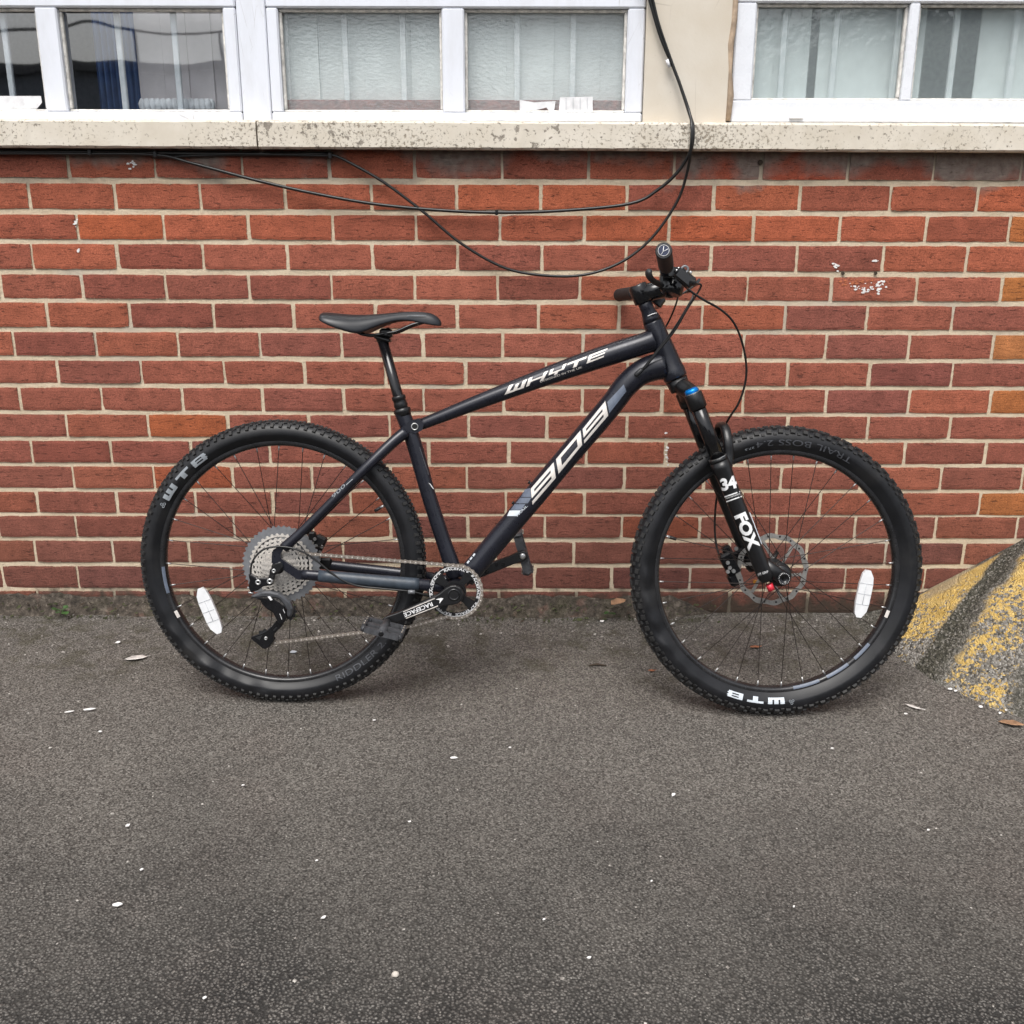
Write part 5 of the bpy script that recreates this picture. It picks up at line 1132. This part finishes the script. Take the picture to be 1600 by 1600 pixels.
for e0, sg in ((NE, -1), (FE, 1)):
    dg = mixp(e0, CLP, .34)-e0; dg /= np.linalg.norm(dg); m = MB(); prof = [(0, .0150), (.001, .0165), (.005, .0170)]+[(.008+.004*k, .0158+.0006*(k % 2)) for k in range(28)]+[(.122, .0165), (.130, .0165), (.131, .0130)]
    m.lathe(prof, e0, dg, 28); gp = part(m, 'grip', 'grip', bar)
    if sg < 0:
        m = MB(); m.lathe([(-.0008, .0105), (.0, .0108)], e0, dg, 28); part(m, 'grip_cap', 'blue_badge', bar)
        u = np.cross(dg, (1, 0, 0)); u /= np.linalg.norm(u); u = u if u[2] > 0 else -u; w_ = np.cross(u, dg); w_ = w_ if w_[0] > 0 else -w_
        m = MB(); q = e0-dg*.0014
        m.tube([q+.0108*(math.cos(2*PI*i/28)*u+math.sin(2*PI*i/28)*w_) for i in range(29)], .0005, 5)
        for P in ([(-.0055, -.0095), (-.001, -.002), (.000, .008)], [(-.001, -.002), (.0045, .0005), (.0085, .003)]): m.tube([q+a*w_+b*u for a, b in P], .0007, 5)
        part(m, 'grip_emblem', 'white_decal', bar)
    m = MB(); q = mixp(e0, CLP, .385 if sg < 0 else .39); m.lathe([(-.006, .0150), (.006, .0150)], q, dg, 20); part(m, 'grip_collar', 'alloy' if sg > 0 else 'black', bar)
# brake levers (near and far): clamp, reservoir, blade
def lever(e0, sg):
    q = mixp(e0, CLP, .50); m = MB(); dg = CLP-e0; dg /= np.linalg.norm(dg)
    m.lathe([(-.007, .0155), (.007, .0155)], q, dg, 18)
    b0_ = q+np.array([.030, 0, -.010]); m.tube([b0_+[0, sg*-.030, .004], b0_+[0, sg*.026, .004]], [.0105, .0095], 14)
    m.box(q+[.016, 0, -.004], (.030, .020, .022), None, .003); m.box(b0_+[.006, sg*.018, -.006], (.046, .030, .026), [[.8, 0, .6], [0, 1, 0], [-.6, 0, .8]], .004)
    o = part(m, 'brake_lever', 'gloss', None, None)
    m = MB(); P = smooth_path([b0_+[.010, sg*.020, -.012], b0_+[.024, sg*.045, -.020], b0_+[.022, sg*.085, -.022], b0_+[.020, sg*.115, -.020]], 5); m.tube(P, np.linspace(.0075, .0058, len(P)), 10, .6); part(m, 'lever_blade', 'black', o)
    for dx_, dy_, dz_ in ((-.006, .008, .014), (.016, .030, .004), (-.012, .020, .008)):
        m = MB(); m.lathe([(0, .0032), (.003, .0030), (.0034, .0016)], b0_+[dx_, sg*(dy_+.004), dz_], (0, sg, 0), 10); part(m, 'lever_glint_bolt', 'alloy', o)  # small alloy bolts added to give the lever glints
    m = MB(); m.lathe([(0, .0092), (.002, .0095), (.003, .0070), (.0015, .0045)], b0_+[.004, sg*.030, .010], (0, sg, 0), 18, False); part(m, 'lever_pivot', 'greycog', o)
    return o, b0_
lv, lb = lever(NE, -1); lever(FE, 1)
# shifter pod and thumb paddle on the near side
q = mixp(NE, CLP, .66); m = MB(); m.lathe([(-.016, .021), (-.012, .0255), (.010, .0255), (.015, .020)], q+[.012, .004, -.024], (.25, .15, 1), 20); m.box(q+[.002, 0, -.012], (.040, .030, .040), None, .006); sh = part(m, 'shifter', 'gloss')
m = MB(); P = smooth_path([bx(1034, 446, -.13), bx(1024, 441, -.155), bx(1016, 434, -.17), bx(1013.5, 426, -.175), bx(1018, 421.5, -.175)], 4); m.tube(P, [.006]*(len(P)-3)+[.005, .0035, .001], 10, 1.5); part(m, 'shift_paddle', 'plastic', sh)
q = mixp(FE, CLP, .62); m = MB(); m.box(q+[.004, 0, -.012], (.032, .034, .022), None, .005); m.tube([q+[-.006, .01, -.012], q+[-.030, .02, -.020]], [.006, .004], 8); part(m, 'dropper_lever', 'black')
# hoses at the front
hose('brake_hose', [(1070, 447, -.150), (1082, 457, -.15), (1102, 470, -.14), (1125, 483, -.12), (1145, 502, -.10), (1158, 530, -.08), (1165.5, 565, -.06), (1165, 595, -.05), (1155, 628, -.04), (1140, 652, -.02), (1131, 668, .02), (1120, 690, .055), (1116, 720, .085)], .0026)
hose('brake_hose', [(1127, 745, .088), (1121, 770, .092), (1117.5, 800, .094), (1117, 830, .094), (1120, 855, .090), (1126, 873, .082)], .0026)
hose('gear_cable', [(1040, 462, -.11), (1060, 462, -.10), (1078, 451, -.09), (1091, 444, -.085), (1095.5, 447, -.080), (1088, 461, -.075), (1074, 483, -.068), (1054, 517, -.058), (1030, 547, -.048), (1010, 572, -.036), (1003, 579, -.030)], .0022)
hose('brake_hose', [(1020, 468, .12), (1048, 463, .08), (1066, 458, .02), (1080, 456, -.03), (1083, 462, -.055), (1072, 483, -.062), (1050, 518, -.054), (1027, 548, -.044), (1007, 573, -.034), (999, 582, -.029)], .0023)
hose('dropper_cable', [(1030, 466, .10), (1050, 462, .06), (1060, 457, .02), (1059, 466, .00), (1053, 484, .012), (1045, 502, .03), (1040, 511, .034)], .0021)
# ---- suspension fork
YL = .066
n_top, n_mid, n_low = bx(1085, 622, -YL), bx(1122, 717, -YL), bx(1196, 897, -YL)
fax = (n_top-n_low)/np.linalg.norm(n_top-n_low)
m = MB(); m.tube([hd1-hax*.002, hd1-hax*.030], [.0265, .0235], 24)
cm = bx(1061, 604, 0)
P = [n_top*[1, 0, 1]+[0, -YL, 0]-fax*.008, n_top*[1, 0, 1]+[-.004, -YL*.55, .012], hd1-hax*.016, n_top*[1, 0, 1]+[-.004, YL*.55, .012], n_top*[1, 0, 1]+[0, YL, 0]-fax*.008]
m.tube(smooth_path(P, 5), .0195, 16, None, (0, 0, 1)); fork = part(m, 'fork', 'black', None, 'black suspension fork with one air spring leg nearest')
for sg in (-1, 1):
    S = np.array([1, 1 if sg < 0 else -1, 1])
    m = MB(); m.lathe([(-.026, .0195), (-.024, .0212), (.010, .0212), (.012, .0200)], n_top*S, fax, 28); part(m, 'fork_crown_collar', 'black', fork)
    m = MB(); m.tube([n_top*S, n_mid*S-fax*.01], .0170, 24); part(m, 'stanchion', 'gloss', fork)
    m = MB(); m.lathe([(-.006, .0215), (-.002, .0222), (.003, .0215), (.005, .0185)], n_mid*S, fax, 28); part(m, 'wiper_seal', 'black', fork)
    m = MB(); m.ring(np.zeros(3), .0218, .0205, -.0006, .0006, 32); R_ = np.array([np.cross((0, 1, 0), fax)/np.linalg.norm(np.cross((0, 1, 0), fax)), fax, (0, 1.0, 0)]).T; m.v = [tuple(R_@np.array(v)+n_mid*S+fax*.0035) for v in m.v]; part(m, 'seal_ring', 'alloy', fork)
    m = MB(); LL = np.linalg.norm(n_mid-n_low)
    m.lathe([(0, .0225), (-.016, .0232), (-.030, .0215), (-.050, .0200), (-LL*.6, .0198), (-LL+.02, .0195), (-LL, .0185), (-LL-.010, .0150)], n_mid*S-fax*.006, fax, 30); lw = part(m, 'lower_leg', 'black', fork)
    m = MB(); q0 = n_low*S+fax*.030; ax_c = cf+np.array([0, sg*YL, 0])
    m.tube([q0, mixp(q0, ax_c, .6), ax_c+[.0, 0, 0]], [.017, .017, .0155], 14, .7); m.lathe([(-.009, .0170), (.009, .0170)], ax_c, (0, 1, 0), 24); part(m, 'fork_dropout', 'black', fork)
m = MB(); m.lathe([(-.002, .0180), (.000, .0185), (.0025, .0185)], n_top+fax*.010, fax, 28); part(m, 'cap_ring', 'alloy', fork)
m = MB(); m.lathe([(0, .0150), (.003, .0165), (.008, .0160), (.011, .0120)], n_top+fax*.0125, fax, 24); part(m, 'air_cap', 'blue', fork, 'blue anodised air cap')
# arch over the tyre
a_n, a_m = bx(1137, 724, -YL+.006), bx(1120, 668, 0)
P = smooth_path([a_n-[0, 0, .012], a_n+[.002, .004, .018], mixp(a_n, a_m, .62)*[1, 0, 1]+[.010, -YL*.80, .006], a_m+[.012, -.028, .004], a_m+[.012, .028, .004], mixp(a_n, a_m, .62)*[1, 0, 1]+[.010, YL*.80, .006], a_n*[1, -1, 1]+[.002, -.004, .018], a_n*[1, -1, 1]-[0, 0, .012]], 6)
m = MB(); m.tube(P, .0068, 14, 1.7, (1, 0, .4)); part(m, 'fork_arch', 'black', fork)
# lettering on the near leg
LEG = np.array([n_mid-fax*.012*k for k in range(30)]); LR = np.full(30, .0202)
def leg_text(s, a, b, hpx, mat, **k): return px_text(s, a, b, hpx, LEG, LR, mat, fork, 'fork_lettering', **k)
leg_text('34', (1128.5, 768), (1153, 762), 20, 'white_decal', bold=.045, cuts=3)
for a, b in (((1132, 776.5), (1156.5, 768)), ((1135, 784), (1159, 775.5))): px_poly(LEG, LR, [stroke(a, b, 1.9)], 'fork_stripe', 'white_decal', fork, .0008)
leg_text('PERFORMANCE', (1134.5, 780.5), (1157, 772.5), 2.6, 'white_decal', cuts=0)
leg_text('FOX', (1146.5, 807), (1170, 861.5), 20, 'white_decal', bold=.05, cuts=3)
leg_text('FIT GRIP', (1185, 900), (1201, 894.5), 3.6, 'white_decal', cuts=1)
px_poly(LEG, LR, [[(1170.5, 800), (1172.5, 802), (1191, 850), (1189.5, 850)]], 'leg_stripe', 'pale_blue', fork, .0008)
p = bx(1203.5, 917.5, -YL); m = MB(); m.lathe([(-.008, .0085), (.008, .0085)], p, fax*[1, 1, 1]@np.array([[1, 0, 0], [0, 1, 0], [0, 0, 1]]), 14); part(m, 'rebound_dial', 'red', fork, 'red rebound dial')
m = MB(); m.lathe([(0, .0155), (.004, .0150), (.004, .0100), (.001, .0080), (.001, .005)], cf+[0, -YL-.010, 0], (0, -1, 0), 24, False); part(m, 'axle_end', 'gloss', fork)
m = MB()
for k in range(20):
    a = 2*PI*k/20; m.lathe([(0, .0008), (.0006, .0008)], cf+[.0125*math.cos(a), -YL-.0142, .0125*math.sin(a)], (0, -1, 0), 6)
part(m, 'axle_dots', 'white_decal', fork)
# front caliper on the far leg
qc = bx(1140, 880, .045); m = MB(); Rq = [[.86, 0, -.5], [0, 1, 0], [.5, 0, .86]]
m.box(qc, (.036, .034, .062), Rq, .006); m.box(bx(1136, 860, .05), (.022, .026, .028), Rq, .005); m.box(bx(1146, 905, .045), (.026, .028, .034), Rq, .006); m.box(bx(1155, 868, .052), (.046, .014, .030), Rq, .004); fcal = part(m, 'front_caliper', 'gloss')
for a, b in ((1137, 879), (1146, 892), (1140, 887), (1150, 857), (1137, 893)): m = MB(); m.lathe([(0, .0052), (.005, .0046)], bx(a, b, .022), (0, -1, 0), 10); part(m, 'caliper_bolt', 'alloy', fcal)
m = MB(); m.tube([bx(1126, 873, .08), bx(1134, 880, .055)], .0042, 8); part(m, 'hose_fitting', 'alloy', fcal)
p = bx(1180, 909, .05); m = MB(); m.box(p, (.010, .012, .010), None, .002); part(m, 'axle_lever_tip', 'amber', fork)
m = MB(); m.tube([cf+[0, YL, 0], bx(1215, 862, .075)], [.007, .0045], 10); part(m, 'axle_lever', 'black', fork)

# ------------------------------------------------------------------ small things on the ground
def leaf(name, px, py, L, W, yaw, mat, label, cat='leaf', lift=.004, curl=.25, group=None, bank=False):
    p = on_y(px, py, -.062) if bank else on_ground(px, py); m = MB(); n = 9; V = []; rl = random.Random(px)
    for i in range(n+1):
        f = i/n; w_ = W/2*math.sin(PI*min(1, f*1.02))**.8*(1+.12*rl.uniform(-1, 1)); x = (f-.5)*L
        for s_ in (-1, 0, 1): V.append((x, s_*w_, curl*w_*(abs(s_))+curl*.5*L*(f-.5)**2+.0006*rl.uniform(-1, 1)))
    Fc = [(i*3+k, i*3+k+1, (i+1)*3+k+1, (i+1)*3+k) for i in range(n) for k in range(2)]; m.add(V, Fc, True)
    m.tube([(L*.45, 0, .002), (L*.62, .004, .001)], .0009, 5)
    c_, s2 = math.cos(yaw), math.sin(yaw); base = np.array([p[0], p[1], p[2]+lift]); m.v = [tuple(base+np.array([c_*v[0]-s2*v[1], s2*v[0]+c_*v[1], v[2]])) for v in m.v]
    o = m.build(name, mat, None, tuple(p)); md = o.modifiers.new('th', 'SOLIDIFY'); md.thickness = .0006
    return tag(o, label, cat, group)
leaf('fallen_leaf', 213, 1031, .058, .026, .35, 'leaf_pale', 'whitish dried leaf with a stalk beside the rear tyre')
leaf('fallen_leaf', 966, 946, .062, .036, .75, 'leaf_brown', 'large brown dried leaf propped against the wall foot by the front tyre', lift=.006, curl=.5, bank=True)
leaf('fallen_leaf', 1180, 1013, .032, .014, .1, 'leaf_rust', 'small rusty brown leaf seen through the front wheel')
leaf('fallen_leaf', 1580, 1134, .060, .026, -.3, 'leaf_brown', 'curled brown leaf at the foot of the concrete ramp', curl=.4)
leaf('fallen_leaf', 1427, 1107, .045, .012, -.7, 'leaf_pale', 'thin pale leaf lying before the front tyre and ramp')
leaf('fallen_leaf', 1018, 1050, .020, .010, 0, 'leaf_rust', 'tiny brown leaf scrap under the front tyre')
def chip(px, py, s_, label, mat='paint_chip', asp=.6, group='paint flakes on the asphalt', cat='paint flake', name='paint_flake'):
    p = on_ground(px, py); r = random.Random(int(px*7+py)); n = 9; a0 = r.uniform(0, 6)
    P = [(s_*(.6+.5*r.random())*math.cos(2*PI*k/n), s_*asp*(.6+.5*r.random())*math.sin(2*PI*k/n)) for k in range(n)]; c_, sn = math.cos(a0*.15), math.sin(a0*.15)
    V = [(p[0]+c_*x-sn*y, p[1]+sn*x+c_*y, p[2]+.0045+z+.12*y) for z in (0, .0015) for x, y in P]
    m = MB(); m.add(V, [tuple(range(n))[::-1], tuple(range(n, 2*n))]+[(k, (k+1) % n, (k+1) % n+n, k+n) for k in range(n)]); return tag(m.build(name, mat, None, tuple(p)), label, cat, group)
GEN = 'small whitish paint flake lying on the open asphalt'
for px, py, s_ in ((184, 1417, .0085), (1052, 1245, .0070), (200, 1293, .0055), (222, 1362, .0045), (506, 1437, .0055), (920, 1500, .0045), (320, 1563, .0045), (640, 1287, .0035), (157, 1146, .0050), (797, 1171, .004), (1300, 1172, .004), (585, 1128, .004), (1018, 1380, .003), (495, 1348, .003), (850, 1440, .003), (1240, 1420, .003), (1450, 1300, .0035), (380, 1230, .0035)): chip(px, py, s_, GEN)
chip(140, 1111, .022, 'long thin white paint flake on the asphalt left of the rear tyre', asp=.16, group=None); chip(108, 1115, .012, 'short thin white flake beside the long thin one', asp=.2, group=None)
chip(185, 1006, .009, 'rounded pale flake behind the whitish dried leaf', group=None)
chip(709, 1187, .010, 'cream elongated chip on the asphalt below the chainring', asp=.35, group=None)
chip(941, 973, .008, 'cream square chip beside the large brown leaf', group=None)
chip(459, 1021, .010, 'bluish white foil scrap seen through the rear wheel', 'pale_blue', group=None)
for px, py, s_ in ((1484, 1079, .008), (1493, 1082, .006), (1532, 1107, .008), (1562, 1117, .006), (1572, 1112, .007), (1415, 1118, .005)): chip(px, py, s_, 'white flake lying along the foot of the concrete ramp', group='flakes along the ramp foot')
def pebble(px, py, s_, label, group=None):
    p = on_ground(px, py); m = MB(); r = random.Random(px); m.lathe([(-.2*s_, .5*s_), (.2*s_, s_), (.7*s_, .8*s_), (1.0*s_, .3*s_)], (p[0], p[1], p[2]+.002), (r.uniform(-.3, .3), r.uniform(-.3, .3), 1), 7); return tag(m.build('pebble', 'stone', None, tuple(p)), label, 'pebble', group)
pebble(618, 1526, .007, 'buff pebble alone on the asphalt far from the bicycle')
p = [on_ground(a, b)+[0, 0, .004] for a, b in ((920, 1042), (932, 1040), (948, 1042))]; m = MB(); m.tube(p, [.002, .0035, .0015], 6); tag(m.build('twig', 'twig', None, tuple(p[0])), 'short dark twig on the asphalt before the front tyre', 'twig')
# weeds
def weed(px, py, n, s_, label):
    p = on_y(px, py, -.055); p[2] = min(p[2], ground_z(p[0], p[1])+.02); root = empty('weed', tuple(p)); tag(root, label, 'weed'); r = random.Random(px)
    for k in range(n):
        a = 2*PI*k/n+r.uniform(-.3, .3); el = r.uniform(.25, 1.0); L = s_*r.uniform(.7, 1.2); d_ = np.array([math.cos(a)*math.cos(el), math.sin(a)*math.cos(el)*.7, math.sin(el)]); sd = np.array([-math.sin(a), math.cos(a), 0]); V = []
        for i in range(7):
            f = i/6; w_ = .27*L*math.sin(PI*max(0, (f-.35)/.65))**.7 if f > .35 else .0008; q = p+d_*L*f+np.array([0, 0, -.35*L*f*f]); V += [q-sd*w_, q+np.array([0, 0, -.1*w_]), q+sd*w_]
        m = MB(); m.add(V, [(i*3+j, i*3+j+1, (i+1)*3+j+1, (i+1)*3+j) for i in range(6) for j in range(2)], True); m.build('leaf', 'leaf_green', root, tuple(p))
    return root
weed(97, 955, 7, .037, 'small green weed growing at the wall foot left of the rear wheel')
weed(953, 956, 6, .026, 'tiny green weed tuft under the large brown leaf')
# paint remnants on the wall
def smear(px, py, w_, h_, k, mat, par, name, seed, y=-.0016):
    m = MB(); r = random.Random(seed)
    for i in range(k):
        cx_, cy_ = px+r.gauss(0, w_/2.2), py+r.gauss(0, h_/2.2); s_ = r.uniform(.6, 2.4); n = 7
        P = [on_y(cx_+s_*1.5*(.5+r.random()*.6)*math.cos(2*PI*q/n), cy_+s_*.9*(.5+r.random()*.6)*math.sin(2*PI*q/n), y-.00005*i) for q in range(n)]; m.add(P, [tuple(range(n))])
    return m.build(name, mat, par)
for q, (a, b, w_, h_, k) in enumerate(((1352, 452, 26, 6, 26), (1306, 417, 5, 10, 12), (1366, 408, 6, 2, 5), (1376, 442, 5, 6, 8), (1350, 448, 40, 8, 14), (1042, 690, 3, 26, 6), (1043, 715, 4, 18, 6), (122, 390, 2, 6, 6), (118, 345, 3, 8, 5), (205, 255, 12, 6, 10))): smear(a, b, w_, h_, k, 'paint_chip', wall, 'paint_splash', q)
m = smear(1334, 440, 30, 5, 30, MT['rim'], wall, 'scraped_patch', 77, -.0012); m.data.materials[0] = simple('fresh_brick', (.42, .13, .06, 1), .9)
for a, b, r_ in ((1188, 254, .007), (1317, 427, .005), (1368, 427, .005)):
    m = MB(); q = on_y(a, b, .0); m.lathe([(0, r_), (.004, r_*.8)], q+[0, .0, 0], (0, -1, 0), 10); m.build('wall_plug', 'twig', wall)

# ------------------------------------------------------------------ loose grit on the asphalt, thickest along the wall foot
def grit(name, n, xr, ydist, smin, smax, mat, label):
    r = np.random.default_rng(n); V = []; Fc = []; P0 = np.array([[1, 0, 0], [-1, 0, 0], [0, 1, 0], [0, -1, 0], [0, 0, 1], [0, 0, -1]], float)
    F0 = [(0, 2, 4), (2, 1, 4), (1, 3, 4), (3, 0, 4), (2, 0, 5), (1, 2, 5), (3, 1, 5), (0, 3, 5)]
    for i in range(n):
        x = r.uniform(*xr); y = -ydist(r); s_ = smin+(smax-smin)*r.random()**3; a = r.uniform(0, PI)
        q = P0*s_*r.uniform(.6, 1.2, (6, 1))*np.array([1, r.uniform(.6, 1), r.uniform(.45, .8)]); c_, sn = math.cos(a), math.sin(a)
        z = ground_z(x, y)+wob(x, y)*(-3 < y < -.62)+s_*.25
        b = len(V); V += [(x+c_*p[0]-sn*p[1], y+sn*p[0]+c_*p[1], z+p[2]) for p in q]; Fc += [tuple(b+k for k in f) for f in F0]
    m = MB(); m.add(V, Fc); return tag(m.build(name, mat), label, 'grit', kind='stuff')
t = NT('grit'); pos = t.coord('Object')
t.set(Base_Color=t.ramp(t.noise(pos, 55, 2, .5), [(.30, (.035, .030, .026, 1)), (.48, (.115, .10, .088, 1)), (.60, (.21, .19, .17, 1)), (.70, (.48, .45, .41, 1))]), Roughness=.85); MT['grit'] = t.m
grit('grit', 5200, (-1.9, 1.45), lambda r: .30+2.0*r.random(), .0014, .0050, 'grit', 'loose grey grit strewn over the open asphalt')
grit('wall_foot_grit', 3600, (-1.9, 1.12), lambda r: .012+.30*r.random()**1.8, .0012, .0060, 'grit', 'loose grit gathered along the foot of the wall')
def crumbs(name, n, mat, label):
    r = np.random.default_rng(n); m = MB()
    for i in range(n):
        x = r.uniform(-1.7, .62); y = -.02-.05*r.random()**2; L = r.uniform(.003, .010); a = r.uniform(0, PI); z = ground_z(x, y)+.055*max(0, (1-(-y)/.045))+.004
        d_ = np.array([math.cos(a), math.sin(a), r.uniform(-.2, .4)])*L; n_ = np.array([-math.sin(a), math.cos(a), r.uniform(.2, .9)])*L*.3; p = np.array([x, y, z])
        m.add([p-d_, p-n_, p+d_, p+n_+[0, 0, .001]], [(0, 1, 2, 3)])
    return tag(m.build(name, mat), label, 'debris', kind='stuff')
crumbs('leaf_crumbs', 150, 'twig', 'brown leaf crumbs caught along the wall foot')
crumbs('moss_tufts', 420, 'moss', 'dark moss tufts along the wall foot')
